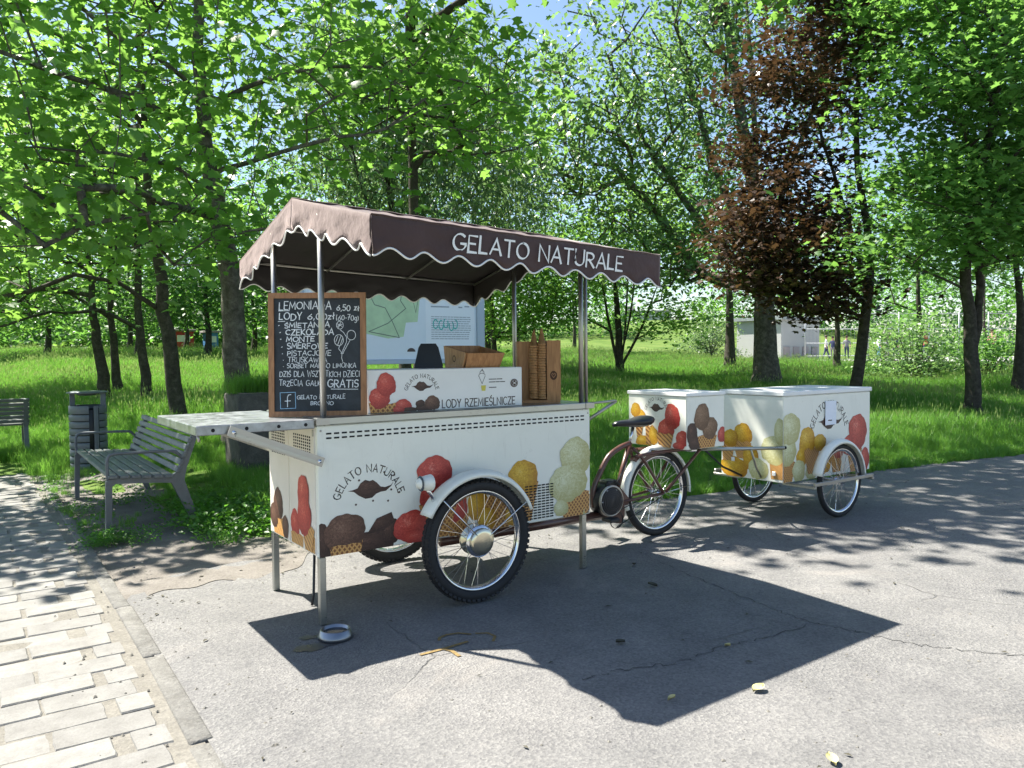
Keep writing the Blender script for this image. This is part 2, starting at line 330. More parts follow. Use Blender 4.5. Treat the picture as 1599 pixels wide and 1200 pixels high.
# ------------------------------------------------------------------ stroke lettering
def arc(cx, cy, rx, ry, a0, a1, n=10): return [(cx+rx*math.cos(R(a0+(a1-a0)*i/n)), cy+ry*math.sin(R(a0+(a1-a0)*i/n))) for i in range(n+1)]
G = {
 'A': (.72, [[(0, 0), (.38, 1), (.72, 0)], [(.12, .34), (.62, .34)]]),
 'B': (.58, [[(0, 0), (0, 1)], [(0, 1), (.2, 1)]+arc(.2, .76, .3, .24, 90, -90)+[(0, .52)], [(0, .52), (.22, .52)]+arc(.22, .26, .34, .26, 90, -90)+[(0, 0)]]),
 'C': (.66, [arc(.38, .5, .38, .5, 50, 310, 14)]),
 'D': (.7, [[(0, 0), (0, 1)], [(0, 1)]+arc(.2, .5, .5, .5, 90, -90, 12)+[(0, 0)]]),
 'E': (.52, [[(.52, 1), (0, 1), (0, 0), (.52, 0)], [(0, .52), (.42, .52)]]),
 'F': (.5, [[(.5, 1), (0, 1), (0, 0)], [(0, .52), (.4, .52)]]),
 'G': (.74, [arc(.4, .5, .4, .5, 50, 340, 14)+[(.76, .42), (.46, .42)]]),
 'H': (.62, [[(0, 0), (0, 1)], [(.62, 0), (.62, 1)], [(0, .5), (.62, .5)]]),
 'I': (.1, [[(.05, 0), (.05, 1)]]), 'J': (.4, [[(.4, 1), (.4, .25)]+arc(.2, .22, .2, .22, 0, -170, 8)]),
 'K': (.58, [[(0, 0), (0, 1)], [(.55, 1), (.03, .45), (.58, 0)]]), 'L': (.48, [[(0, 1), (0, 0), (.48, 0)]]),
 'M': (.8, [[(0, 0), (.08, 1), (.4, .25), (.72, 1), (.8, 0)]]), 'N': (.68, [[(0, 0), (0, 1), (.68, 0), (.68, 1)]]),
 'O': (.8, [arc(.4, .5, .4, .5, 90, 450, 18)]),
 'P': (.54, [[(0, 0), (0, 1)], [(0, 1), (.24, 1)]+arc(.24, .74, .3, .26, 90, -90)+[(0, .48)]]),
 'R': (.6, [[(0, 0), (0, 1)], [(0, 1), (.24, 1)]+arc(.24, .75, .3, .25, 90, -90)+[(0, .5)], [(.2, .5), (.6, 0)]]),
 'S': (.54, [arc(.28, .75, .26, .25, 35, 250, 10)+arc(.27, .26, .27, .26, 80, -145, 10)]),
 'T': (.66, [[(0, 1), (.66, 1)], [(.33, 1), (.33, 0)]]),
 'U': (.66, [[(0, 1), (0, .32)]+arc(.33, .33, .33, .33, 180, 360, 10)+[(.66, 1)]]),
 'W': (.9, [[(0, 1), (.22, 0), (.45, .8), (.68, 0), (.9, 1)]]), 'Y': (.62, [[(0, 1), (.31, .48), (.62, 1)], [(.31, .48), (.31, 0)]]),
 'Z': (.6, [[(0, 1), (.58, 1), (0, 0), (.6, 0)]]),
 'Ś': (.54, [arc(.28, .75, .26, .25, 35, 250, 10)+arc(.27, .26, .27, .26, 80, -145, 10), [(.22, 1.1), (.4, 1.3)]]),
 'Ł': (.52, [[(.08, 1), (.08, 0), (.52, 0)], [(-.05, .38), (.3, .62)]]),
 '0': (.58, [arc(.29, .5, .29, .5, 90, 450, 16)]), '5': (.5, [[(.48, 1), (.08, 1), (.05, .58)]+arc(.22, .3, .28, .3, 110, -140, 10)]),
 '6': (.54, [[(.46, 1), (.14, .6)]+arc(.27, .28, .27, .28, 150, 510, 14)]), '7': (.5, [[(0, 1), (.5, 1), (.15, 0)], [(.1, .5), (.42, .5)]]),
 'z': (.36, [[(0, .55), (.34, .55), (0, 0), (.36, 0)]]), 'ł': (.2, [[(.1, 1), (.1, 0)], [(-.06, .4), (.26, .65)]]),
 'g': (.4, [arc(.2, .3, .2, .25, 90, 450, 12), [(.4, .55), (.4, -.2)]+arc(.22, -.2, .18, .15, 0, -150, 6)]),
 'f': (.4, [arc(.28, .75, .16, .22, 40, 180, 6)+[(.12, 0)], [(-.04, .5), (.34, .5)]]), 'i': (.1, [[(.05, 0), (.05, .6)], [(.05, .78), (.05, .86)]]),
 '.': (.1, [[(.05, 0), (.05, .08)]]), ',': (.12, [[(.08, .1), (.02, -.14)]]), '-': (.3, [[(0, .45), (.3, .45)]]), '=': (.36, [[(0, .58), (.36, .58)], [(0, .36), (.36, .36)]]),
 '(': (.2, [arc(.35, .45, .33, .65, 130, 230, 6)]), ')': (.2, [arc(-.15, .45, .33, .65, 50, -50, 6)]), '*': (.2, [[(.04, .38), (.15, .44)]]), ' ': (.38, []),
}
def ribbon(mb, pts, wd, fn, lift, callig=.0):
    """flat stroke along 2-D points; fn maps (u,v,w) to space"""
    P = [Vector((a, b)) for a, b in pts]; n = len(P); Lf = []; Rt = []
    for i in range(n):
        d0 = (P[i]-P[i-1]) if i else (P[1]-P[0]); d1 = (P[i+1]-P[i]) if i < n-1 else d0
        d0 = d0.normalized() if d0.length else Vector((1, 0)); d1 = d1.normalized() if d1.length else d0
        t = (d0+d1); t = t.normalized() if t.length > .15 else d1
        nn = Vector((-t.y, t.x)); c = max(.45, nn.dot(Vector((-d1.y, d1.x))))
        wv = wd*(1-callig*.5+callig*abs(math.sin(math.atan2(t.y, t.x)-R(35))))
        ext = -d0*wv*.35 if i == 0 else (d1*wv*.35 if i == n-1 else Vector((0, 0)))
        Lf.append(P[i]+nn*wv/2/c+ext); Rt.append(P[i]-nn*wv/2/c+ext)
    V = [fn(p.x, p.y, lift) for p in Lf]+[fn(p.x, p.y, lift) for p in Rt]
    mb.add(V, [(n+i, n+i+1, i+1, i) for i in range(n-1)])
def text_pts(txt, size, track=.2, slant=0, jit=0, cond=1, rs=None):
    x = 0; out = []
    for ch in txt:
        wd, st = G[ch]; ja = (rs.uniform(-jit, jit) if rs else 0); jb = (1+(rs.uniform(-jit, jit) if rs else 0))
        for s in st: out.append([((x+(a+b*slant)*cond)*size, (b*jb+ja*.6)*size) for a, b in s])
        x += (wd+track)*cond
    return out, (x-track*cond)*size
def lettering(name, txt, fn, u, v, size, mat, parent, wd=.1, width=None, slant=0, jit=0, callig=.5, center=False, cond=1, track=.2, mb=None, slope=0, d=0.0):
    if name == 'lettering' and ' ' in txt and mb is None:
        ws = txt.split(' '); full = text_pts(txt, size, track, slant, 0, cond)[1]; k = (width/full) if width else 1; at_ = u
        for wo in ws:
            tw = text_pts(wo, size, track, slant, 0, cond)[1]*k; o = lettering(name, wo, fn, at_, v+slope*(at_-u), size, mat, parent, wd, tw, slant, jit, callig, False, cond, track, None, slope, d); at_ += tw+(G[' '][0]+2*track)*cond*size*k
        return o
    rs = random.Random(len(txt)*7+int(u*1000)) if jit else None
    S, tw = text_pts(txt, size, track, slant, jit, cond, rs); k = (width/tw) if width else 1
    x0 = u-(tw*k/2 if center else 0); own = mb is None; mb = mb or MB()
    for i, s in enumerate(S): ribbon(mb, [(x0+a*k, v+b+slope*(a*k)) for a, b in s], wd*size, fn, d+.0002*(i % 5), callig)
    return mb.build(name, mat, parent) if own else mb
def arc_lettering(name, txt, fn, cu, cv, rad, a0, a1, size, mat, parent, wd=.1, ratio=1.0):
    if ' ' in txt:
        full = text_pts(txt, size, .28)[1]; x = 0
        for wo in txt.split(' '):
            tw = text_pts(wo, size, .28)[1]; arc_lettering(name, wo, fn, cu, cv, rad, a0+(a1-a0)*x/full, a0+(a1-a0)*(x+tw)/full, size, mat, parent, wd, ratio); x += tw+(G[' '][0]+.56)*size
        return
    S, tw = text_pts(txt, size, .28); mb = MB()
    for i, s in enumerate(S):
        out = []
        for a, b in s:
            an = R(a0+(a1-a0)*a/tw); out.append((cu+(rad+b)*math.cos(an)*ratio, cv+(rad+b)*math.sin(an)))
        ribbon(mb, out, wd*size, fn, .0002*(i % 5), .5)
    return mb.build(name, mat, parent)
def blob(u, v, ru, rv, seed=0, rough=.05, n=72, a0=0, a1=360, flat=None):
    rr = random.Random(seed); ph = [rr.uniform(0, 6.28) for _ in range(5)]; P = []
    for i in range(n):
        a = R(a0+(a1-a0)*i/(n if a1-a0 == 360 else n-1)); k = 1+rough*(math.sin(2*a+ph[0])*.7+math.sin(3*a+ph[1])*.6+math.sin(5*a+ph[2])*.5+math.sin(9*a+ph[3])*.35+math.sin(14*a+ph[4])*.25)
        if rough == .05 and math.sin(a) < -.1: k += .05*abs(math.sin(6*a+ph[1]))*min(1, -math.sin(a)*1.6)
        P.append((u+ru*k*math.cos(a), v+rv*k*math.sin(a)))
    return P
LAY = [0]
def decal(name, poly, fn, mat, parent, c=None, r=None, lift=None):
    """flat print: fan of triangles a fraction of a millimetre proud of the one below"""
    LAY[0] += 1; lift = (.0004+.00025*(LAY[0] % 14)) if lift is None else lift
    cu = sum(p[0] for p in poly)/len(poly); cv = sum(p[1] for p in poly)/len(poly)
    ru = max(abs(p[0]-cu) for p in poly); rv = max(abs(p[1]-cv) for p in poly)
    V = [fn(cu, cv, lift)]+[fn(a, b, lift) for a, b in poly]; n = len(poly); sd = LAY[0]*3.7
    uv = [(0+sd*0, 0)]+[((a-cu)/ru, (b-cv)/rv) for a, b in poly]
    F = [(0, 1+i, 1+(i+1) % n) for i in range(n)] if name != 'chocolate_print' else [tuple(range(1, n+1))]
    return MB().add(V, F, False, uv).build(name, mat, parent)
def clip_poly(poly, u0, u1, v0, v1): return [(min(max(a, u0), u1), min(max(b, v0), v1)) for a, b in poly]
SEED = [10]
def scoopd(parent, fn, mat, u, v, ru, rv, lim=None, name='scoop_print'):
    SEED[0] += 1; P = blob(u, v, ru, rv, SEED[0])
    if lim: P = clip_poly(P, *lim)
    return decal(name, P, fn, M[mat], parent)
def waffled(parent, fn, u, v, wu, wl, h, lim=None):
    P = [(u-wu, v+h*.5), (u-wu*.5, v+h*.62), (u, v+h*.5), (u+wu*.5, v+h*.62), (u+wu, v+h*.5), (u+wl, v-h*.5), (u-wl, v-h*.5)]
    if lim: P = clip_poly(P, *lim)
    return decal('waffle_print', P, fn, M['waffle'], parent)
def splash(parent, fn, u, v, s):
    P = [(-1, .02), (-.72, -.06), (-.5, -.3), (-.2, -.52), (.1, -.5), (.3, -.3), (.5, -.22), (.75, -.2), (1, .05), (1.12, .3), (.98, .1), (.72, .02), (.5, .08), (.32, .34), (.15, .5), (0, .46), (-.2, .55), (-.42, .38), (-.55, .12), (-.78, .04)]
    decal('chocolate_print', [(u+a*s, v+b*s*.75) for a, b in P], fn, M['s_cho'], parent)
def logo(parent, fn, u, v, s, ratio=1.0, dots=True):
    splash(parent, fn, u, v-.02*s, s*.6)
    arc_lettering('lettering', 'GELATO NATURALE', fn, u, v-.4*s, .82*s, 166, 14, .19*s, M['letter_dark'], parent, .13, ratio)

# ================================================================== SETTING
def sstep(a, b, x): t = np.clip((x-a)/(b-a), 0, 1); return t*t*(3-2*t)
def road_edge(x): return np.interp(x, [-2, 3.4, 4.4, 7.3, 10.3, 20, 60, 300], [1.5, 1.49, 1.42, 1.13, .74, -.9, -9, -60])
def terrain(x, y):
    x = np.asarray(x, float); y = np.asarray(y, float)
    far0 = 7.4+(np.maximum(road_edge(x), .2)+.5-7.4)*sstep(-.95, 1.2, x)            # where the meadow begins to rise
    d = y-far0
    z = -.035+.04*sstep(-.45, .25, d)+.033*np.clip(d, 0, 55)*(1-.3*sstep(22, 48, x)*sstep(45, 30, y))+.008*np.clip(d-55, 0, 200)
    z = z+.05*np.sin(x*.31+1)*np.sin(y*.27)*sstep(3, 9, d)
    hill = np.exp(-(((x-92)/42)**2+((y-84)/34)**2))
    return z+4.6*hill*sstep(20, 60, d)
xs = np.unique(np.concatenate([np.linspace(-500, -40, 14), np.linspace(-40, -6, 16), np.linspace(-6, 30, 74), np.linspace(30, 130, 50), np.linspace(130, 900, 16)]))
ys = np.unique(np.concatenate([np.linspace(-300, -12, 9), np.linspace(-12, 0, 8), np.linspace(0, 24, 56), np.linspace(24, 130, 44), np.linspace(130, 900, 16)]))
X, Y = np.meshgrid(xs, ys, indexing='ij'); Z = terrain(X, Y); ny = len(ys)
t = MB(); t.V = list(zip(X.ravel(), Y.ravel(), Z.ravel())); t.UV = [(0, 0)]*len(t.V)
t.F = [(i*ny+j, (i+1)*ny+j, (i+1)*ny+j+1, i*ny+j+1) for i in range(len(xs)-1) for j in range(ny-1)]; t.S = [True]*len(t.F)
kind(t.build('ground', M['meadow']), 'structure')
def sheet(name, mat, outline_fn, nx, nyy, x0, x1, z):
    xs_ = np.concatenate([np.linspace(x0, 14, nx), np.linspace(15, x1, 12)]) if x1 > 20 else np.linspace(x0, x1, nx)
    mb = MB(); rows = []
    for x in xs_:
        a, b = outline_fn(x); rows.append([(x, a+(b-a)*j/nyy, z if not callable(z) else z(x, a+(b-a)*j/nyy)) for j in range(nyy+1)])
    V = [v for r_ in rows for v in r_]; k = nyy+1
    mb.add(V, [(i*k+j, (i+1)*k+j, (i+1)*k+j+1, i*k+j+1) for i in range(len(rows)-1) for j in range(nyy)], True, [(v[0], v[1]) for v in V])
    return kind(mb.build(name, mat), 'structure')
wob = lambda x, s: .05*math.sin(x*2.3+s)+.035*math.sin(x*5.9+s*2)+.02*math.sin(x*13.7+s)
sheet('asphalt_path', M['asphalt'], lambda x: (-60, float(road_edge(x))+wob(x, 1)), 160, 10, -.79, 300, .0)
sheet('dirt_strip', M['dirt'], lambda x: (1.2+2.6*wob(x*1.3, 5)+.3*max(0, x), 1.95+.55*math.exp(-((x+.2)/.9)**2)+wob(x*1.5, 2)+(4.6 if x < .1 else 4.6*max(0, 1-(x-.1)/.25))), 70, 40, -.76, 2.3, lambda x, y: max(.004 if y < 1.55 else -.02, float(terrain(x, y))+.006) if y > 1.1 else -.012)
sheet('sand_bed', M['sand'], lambda x: (-6, 8.6+wob(x, 4)), 30, 20, -9, -.8, -.0045)

# ---- kerb and setts of the side path
pave = kind(MB().box(-9, -.86, -6, 8.4, -.06, -.018).build('side_path', M['sand']), 'structure')
kerb_root = kind(MB().box(-.85, -.75, -4, 7.2, -.14, -.05).build('kerb', M['sand']), 'structure')
yk = -3.6
while yk < 7.0:
    L_ = rnd.uniform(.82, 1.02); mb = MB().box(-.84, -.752, yk, yk+L_-.012, -.1, .003+rnd.uniform(-.003, .006), .013, 2)
    jx = [rnd.uniform(-.006, .006) for _ in range(3)]
    mb.V = [(v[0]+jx[0]+(v[1]-yk)*jx[1]*.8+.006*math.sin(v[1]*9)+.03*(v[1]-1.5)/6 , v[1], v[2]+(v[1]-yk)*jx[2]) for v in mb.V]
    mb.build('kerb_stone', M['kerb'], kerb_root); yk += L_
paver_meshes = []
for k in range(14):
    mb = MB(); a, b = .1765, .0865; ra = random.Random(k+50); n = 20; P = []
    for i in range(n):
        t_ = i/n*4; s_ = int(t_); f_ = t_-s_
        c = [(-a, -b), (a, -b), (a, b), (-a, b)]; p, q = c[s_], c[(s_+1) % 4]
        x_, y_ = p[0]+(q[0]-p[0])*f_, p[1]+(q[1]-p[1])*f_
        worn = ra.uniform(-.0035, .0015)*(2.2 if ra.random() < .15 else 1)-(.002 if i % 5 == 0 else 0)
        P.append((x_*(1+worn/a), y_*(1+worn/b*.7)))
    top = [(u*.97, v*.94, .0) for u, v in P]; rim = [(u, v, -.006) for u, v in P]; bot = [(u, v, -.05) for u, v in P]
    V = [(0, 0, ra.uniform(-.002, .002))]+top+rim+bot
    F = [(0, 1+i, 1+(i+1) % n) for i in range(n)]+[(1+i, 1+n+i, 1+n+(i+1) % n, 1+(i+1) % n) for i in range(n)]+[(1+n+i, 1+2*n+i, 1+2*n+(i+1) % n, 1+n+(i+1) % n) for i in range(n)]
    paver_meshes.append(MB().add(V, F).mesh('paver', M['paver']))
camp = Vector((-1.481, -3.876, 1.42))
def in_view(p, mx=1.08):
    d = Vector(p)-camp; z = d.dot(_f)
    return z > .3 and abs(d.dot(_r)/z*1209.9/799.5) < mx and abs(d.dot(_u)/z*1209.9/600) < mx
spots = []; row = 0; yv = -2.0
while yv < 8.3:
    xo = -.90-(.18 if row % 2 else 0)+rnd.uniform(-.02, .02); x_ = xo-.175
    while x_ > -8.5:
        if in_view((x_, yv, 0)): spots.append((x_+rnd.uniform(-.006, .006), yv+rnd.uniform(-.004, .004)))
        x_ -= .358
    if row % 2: spots.append((-.955, yv)) if in_view((-.955, yv, 0)) else None
    yv += .178; row += 1
spots = [s for s in spots if not (s[0] > -1.0 and s[0] < -.95)]+[s for s in spots if s[0] == -.955]
spots.sort(key=lambda s: (Vector((s[0], s[1], 0))-camp).length)
bk = Vector((0, 0, 0)); far_mb = MB()
for i, (x_, y_) in enumerate(spots):
    me = paver_meshes[rnd.randrange(14)]; rz = rnd.uniform(-.03, .03)+(math.pi if rnd.random() < .5 else 0); z_ = rnd.uniform(-.004, .006); sx = .36 if x_ == -.955 else 1
    if i < 290:
        o = link('paver', me, pave, (x_, y_, z_)); o.rotation_euler = (rnd.uniform(-.014, .014), rnd.uniform(-.014, .014), rz if sx == 1 else 0); o.scale = (sx*.985, 1, 1)
    else:
        c, s_ = math.cos(rz), math.sin(rz); far_mb.add([(x_+v.co.x*c*sx-v.co.y*s_, y_+v.co.x*s_*sx+v.co.y*c, z_+v.co.z) for v in me.vertices], [list(p.vertices) for p in me.polygons])
if far_mb.V: kind(far_mb.build('far_pavers', M['paver'], pave), 'stuff')

# ================================================================== THE GELATO TRIKE
L, D, ZB, ZP, ZC = 1.872, .792, .362, 1.058, 1.1
trike = empty('cargo_trike', (.9, .4, 0), 'white ice cream cargo tricycle with brown scalloped awning and fruit gelato prints', 'tricycle')
body = box('body', M['white'], trike, 0, L, 0, D, ZB, ZP, b=.006)
front = lambda u, v, w_: (u, -w_, v)
left = lambda u, v, w_: (-.0055-w_, -u, v)
lim = (.002, L-.002, ZB+.002, ZP)
# front print, back to front
for a in [(.02, .44, .05, .1), (.30, .40, .13, .065), (.41, .45, .06, .075), (.62, .40, .12, .05)]: scoopd(body, front, 's_cho', *a, lim=lim, name='chocolate_print')
decal('chocolate_print', clip_poly([(.27, .45), (.33, .53), (.42, .555), (.44, .5), (.37, .46)], *lim), front, M['s_cho'], body)
waffled(body, front, .15, .40, .1, .085, .1, lim); scoopd(body, front, 's_bro', .145, .475, .118, .105, lim)
waffled(body, front, .15, .385, .085, .07, .05, lim)
waffled(body, front, .72, .47, .13, .06, .2, lim); scoopd(body, front, 's_red', .70, .62, .1, .1, lim); scoopd(body, front, 's_red', .70, .74, .115, .105, lim)
scoopd(body, front, 's_red', .54, .46, .105, .09, lim); scoopd(body, front, 's_red', .57, .395, .085, .035, lim); scoopd(body, front, 's_cho', .5, .43, .05, .03, lim, 'chocolate_print')
waffled(body, front, .84, .42, .09, .05, .12, lim); scoopd(body, front, 's_red', .83, .53, .085, .085, lim); scoopd(body, front, 's_yel', .985, .53, .07, .09, lim)
waffled(body, front, 1.14, .46, .1, .07, .19, lim); scoopd(body, front, 's_yel', 1.05, .43, .07, .07, lim); scoopd(body, front, 's_yel', 1.21, .61, .07, .06, lim)
waffled(body, front, 1.33, .5, .11, .05, .24, lim); scoopd(body, front, 's_yel', 1.325, .655, .108, .115, lim); scoopd(body, front, 's_yel', 1.25, .43, .07, .06, lim)
waffled(body, front, 1.72, .44, .14, .08, .15, lim); scoopd(body, front, 's_whi', 1.745, .757, .13, .117, lim); scoopd(body, front, 's_whi', 1.68, .585, .155, .12, lim); scoopd(body, front, 's_whi', 1.62, .43, .06, .05, lim)
scoopd(body, front, 's_whi', 1.81, .41, .05, .045, lim); waffled(body, front, 1.84, .43, .025, .02, .12, lim)
logo(body, front, .292, .7, .215)
for u, v in [(.21, .62), (.31, .63), (.40, .62), (.42, .68), (.47, .66), (.44, .76), (.23, .75), (.38, .78)]: decal('splash_dot', blob(u, v, .006, .006, 3, .03, 10), front, M['s_cho'], body)
mb = MB()
for r_ in (0, 1):
    for i in range(41):
        u = .05+i*.0435; mb.box(u, u+.029, -.0016, .001, .985+r_*.024-.0003*i*0, .985+r_*.024+.009)
kind(mb.build('vent_slots', M['dark'], body), 'stuff')
mb = MB()
for r_ in range(13):
    for i in range(7): mb.box(1.335+i*.033, 1.335+i*.033+.023, -.005, .001, .385+r_*.0172, .385+r_*.0172+.0075)
kind(mb.build('grille_slots', M['dark'], body), 'stuff')
for u, v in ((.02, 1.03), (L-.02, 1.03), (L-.02, .38)): MB().lathe([(0, -.004), (.005, -.003), (.006, 0)], (u, 0, v), 'y', 8).build('screw', M['alu'], body)
for (y0, y1, s_) in ((.03, .415, 0), (.435, .765, 1)):
    dr = box('end_door', M['cream'], trike, -.0055, .004, y0, y1, ZB+.012, ZP-.014, b=.003)
    mb = MB(); nn = 9 if s_ == 0 else 8
    for a in range(nn):
        for b in range(9): mb.box(-.0066, -.004, y0+.055+a*.03, y0+.055+a*.03+.016, .855+b*.0165, .855+b*.0165+.0095)
    kind(mb.build('vent_holes', M['dark'], dr), 'stuff')
    box('hinge', M['alu'], dr, -.011, -.0055, y0+.004, y0+.016, 1.0, 1.035, b=.002)
    l2 = (-y1, -y0, ZB+.014, ZP)
    if s_ == 0:
        waffled(dr, left, -.13, .43, .09, .05, .14, l2); scoopd(dr, left, 's_red', -.2, .68, .085, .1, l2); scoopd(dr, left, 's_red', -.19, .56, .1, .11, l2); scoopd(dr, left, 's_red', -.34, .49, .07, .08, l2); waffled(dr, left, -.31, .4, .1, .09, .07, l2); waffled(dr, left, -.07, .41, .03, .03, .1, l2)
    else:
        waffled(dr, left, -.6, .41, .12, .1, .12, l2); scoopd(dr, left, 's_bro', -.62, .56, .08, .09, l2); scoopd(dr, left, 's_bro', -.7, .48, .07, .07, l2); scoopd(dr, left, 's_bro', -.5, .44, .05, .07, l2)
cnt = MB().box(-.006, L+.012, -.016, D+.016, ZP+.002, ZC, .004).build('counter', M['steel'], trike)
for u in (-.009, L-.05): box('corner_plate', M['alu'], trike, u, u+.072, -.02, -.0165, ZP+.004, ZC-.003)
# folding table at the end
ft = MB().box(-.6, -.012, -.004, .9, 1.045, 1.092, .004).build('fold_table', M['sheet'], trike)
for u in (-.52, -.36, -.2, -.06): MB().lathe([(0, -.0015), (.009, -.0012), (.0095, .001)], (u, -.0045, 1.068), 'y', 12).build('bolt_hole', M['dark'], ft)
tube('catch', M['alu'], ft, [(-.585, .02, 1.045), (-.58, .02, 1.015)], .007, 6)
for yb in (-.026, .83):
    mb = MB(); bar(mb, (-.452, yb, 1.065), (.02, yb, .868), .012, .05); b_ = mb.build('brace', M['alu'], trike)
    mb = MB(); bar(mb, (-.42, yb-.009, 1.042), (.0, yb-.009, .866), .006, .016); mb.build('brace_rib', M['steel'], b_)
    MB().lathe([(0, -.016), (.01, -.014), (.011, 0)], (-.43, yb, 1.055), 'y', 10).build('bolt', M['chrome'], b_); MB().lathe([(0, -.016), (.01, -.014), (.011, 0)], (.0, yb, .876), 'y', 10).build('bolt', M['chrome'], b_)
for x_, y_ in ((.02, .02), (1.82, .02), (.02, D-.02), (1.82, D-.02)): box('leg', M['steel'], trike, x_-.018, x_+.018, y_-.018, y_+.018, .004, ZB, b=.003)
tube('prop_stand', M['black'], trike, [(.12, .38, .36), (.1, .36, .06), (.085, .35, .005)], .008, 6)
# poles and awning
AX0, AX1, AY0, AY1 = .03, 1.875, -.632, 1.414; AYM = (AY0+AY1)/2
zE = lambda x: 2.056-.036*(x-.04); zR = lambda x: zE(x)+.242
zroof = lambda x, y: zE(x)+.242*(1-abs(y-AYM)/(AYM-AY0))
for x_, y_, r_ in ((.045, .02, .0165), (.045, D-.02, .0165), (1.815, .02, .0165), (1.815, D-.02, .0165), (1.865, .03, .0115)):
    tube('pole', M['alu'], trike, [(x_, y_, ZC-.05 if x_ < 1.85 else 1.0), (x_, y_, zroof(x_, y_)-.02)], r_, 12)
mb = MB(); mb.tube([(1.87, .02, 1.09), (2.12, .02, 1.1), (2.13, .03, 1.095)], .008, 6); mb.tube([(2.13, .03, 1.095), (1.9, .04, .985)], .012, 6); mb.build('side_bracket', M['alu'], trike)
def cloth(fn, nu, nv):
    V = [fn(i/nu, j/nv) for i in range(nu+1) for j in range(nv+1)]; k = nv+1
    return V, [(i*k+j, (i+1)*k+j, (i+1)*k+j+1, i*k+j+1) for i in range(nu) for j in range(nv)]
def wr(a, b, s): return .004*math.sin(a*23+s)*math.sin(b*9+s*2)+.003*math.sin(a*41+b*17+s)
mb = MB()
def roof_fn(side):
    def f(a, b):
        x = AX0+(AX1-AX0)*a; y = AYM+(AY0-AYM if side else AY1-AYM)*b
        sag = -.03*math.sin(math.pi*b)*abs(math.sin(math.pi*a*3))
        return (x, y, zroof(x, y)+sag+wr(a*2, b, side)+.012*b**8*0)
    return f
for sd in (1, 0):
    V_, F_ = cloth(roof_fn(sd), 60, 14); mb.add(V_, [f[::-1] for f in F_] if sd else F_, True)
awn = mb.build('awning', M['canvas'], trike)
DROP = .166; AMP = .021
def scal(s, period): return AMP*(math.cos(2*math.pi*s/period))
def valance(fn, ln, period, nv=6):
    nu = max(40, int(ln/period*14))
    def f(a, b):
        s = a*ln; d = (DROP+scal(s, period))*b
        return fn(s, d, wr(s*.7, b, ln)*(b*1.6)+.006*b*math.sin(s*9.3+ln*3)+.004*b*math.sin(s*21+1))
    V, F = cloth(f, nu, nv); q = F[len(F)//2]; nn_ = (Vector(V[q[1]])-Vector(V[q[0]])).cross(Vector(V[q[3]])-Vector(V[q[0]])); ce = Vector(V[q[0]])-Vector(((AX0+AX1)/2, AYM, V[q[0]][2]))
    if nn_.dot(ce) < 0: F = [g[::-1] for g in F]
    m1 = MB().add(V, F, True)
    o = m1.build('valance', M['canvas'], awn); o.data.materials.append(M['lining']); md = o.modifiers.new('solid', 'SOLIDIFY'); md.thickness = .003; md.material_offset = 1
    e = [V[i*(nv+1)+nv] for i in range(nu+1)]
    tube('piping', M['piping'], awn, e, .0048, 6); return o
ln = AX1-AX0
valance(lambda s, d, w_: (AX0+s-.02*d/DROP*(s/ln), AY0-.002+w_-.012*d/DROP, zE(AX0+s)+.004-d), ln, ln/10)
valance(lambda s, d, w_: (AX0+s, AY1+.002+w_, zE(AX0+s)+.004-d), ln, ln/10)
for xe, sg in ((AX0, -1), (AX1, 1)):
    for ye in (AY0, AY1):
        l_ = AYM-AY0
        valance(lambda s, d, w_, xe=xe, ye=ye, sg=sg: (xe+sg*(.002+w_), AYM+(ye-AYM)*s/l_, zroof(xe, AYM+(ye-AYM)*s/l_)+.004-d), l_, l_/5)
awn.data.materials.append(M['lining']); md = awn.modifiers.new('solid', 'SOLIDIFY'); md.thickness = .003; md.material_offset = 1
# hem seams along ridge and eaves
for yy in (AY0, AYM): tube('seam', M['canvas'], awn, [(AX0+(ln)*i/30, yy, zroof(AX0+ln*i/30, yy)+.004+.002*math.sin(i*2.1)) for i in range(31)], .006, 6)
fr = M['alu']
for yy in (.02, D-.02, AY0+.05, AY1-.05): tube('awning_rail', fr, trike, [(AX0+.03, yy, zroof(AX0, yy)-.02), (AX1-.03, yy, zroof(AX1, yy)-.02)], .0085, 6)
tube('awning_rail', fr, trike, [(AX0+.03, AYM, zR(AX0)-.016), (AX1-.03, AYM, zR(AX1)-.016)], .0085, 6)
for xx in (AX0+.03, .62, 1.25, AX1-.03):
    for ye in (AY0+.05, AY1-.05): tube('awning_rafter', fr, trike, [(xx, AYM, zR(xx)-.028), (xx, ye, zroof(xx, ye)-.028)], .0085, 6)
wal = lambda u, v, w_: (u, AY0-.0105-.011*(zE(u)-v)/DROP-w_, v)
lettering('lettering', 'GELATO NATURALE', lambda u, v, w_: (u, AY0-.012-.006-w_, v), .448, 1.925, .08, M['letter_white'], awn, .115, 1.105, .1, .06, 1.0, slope=-.036)

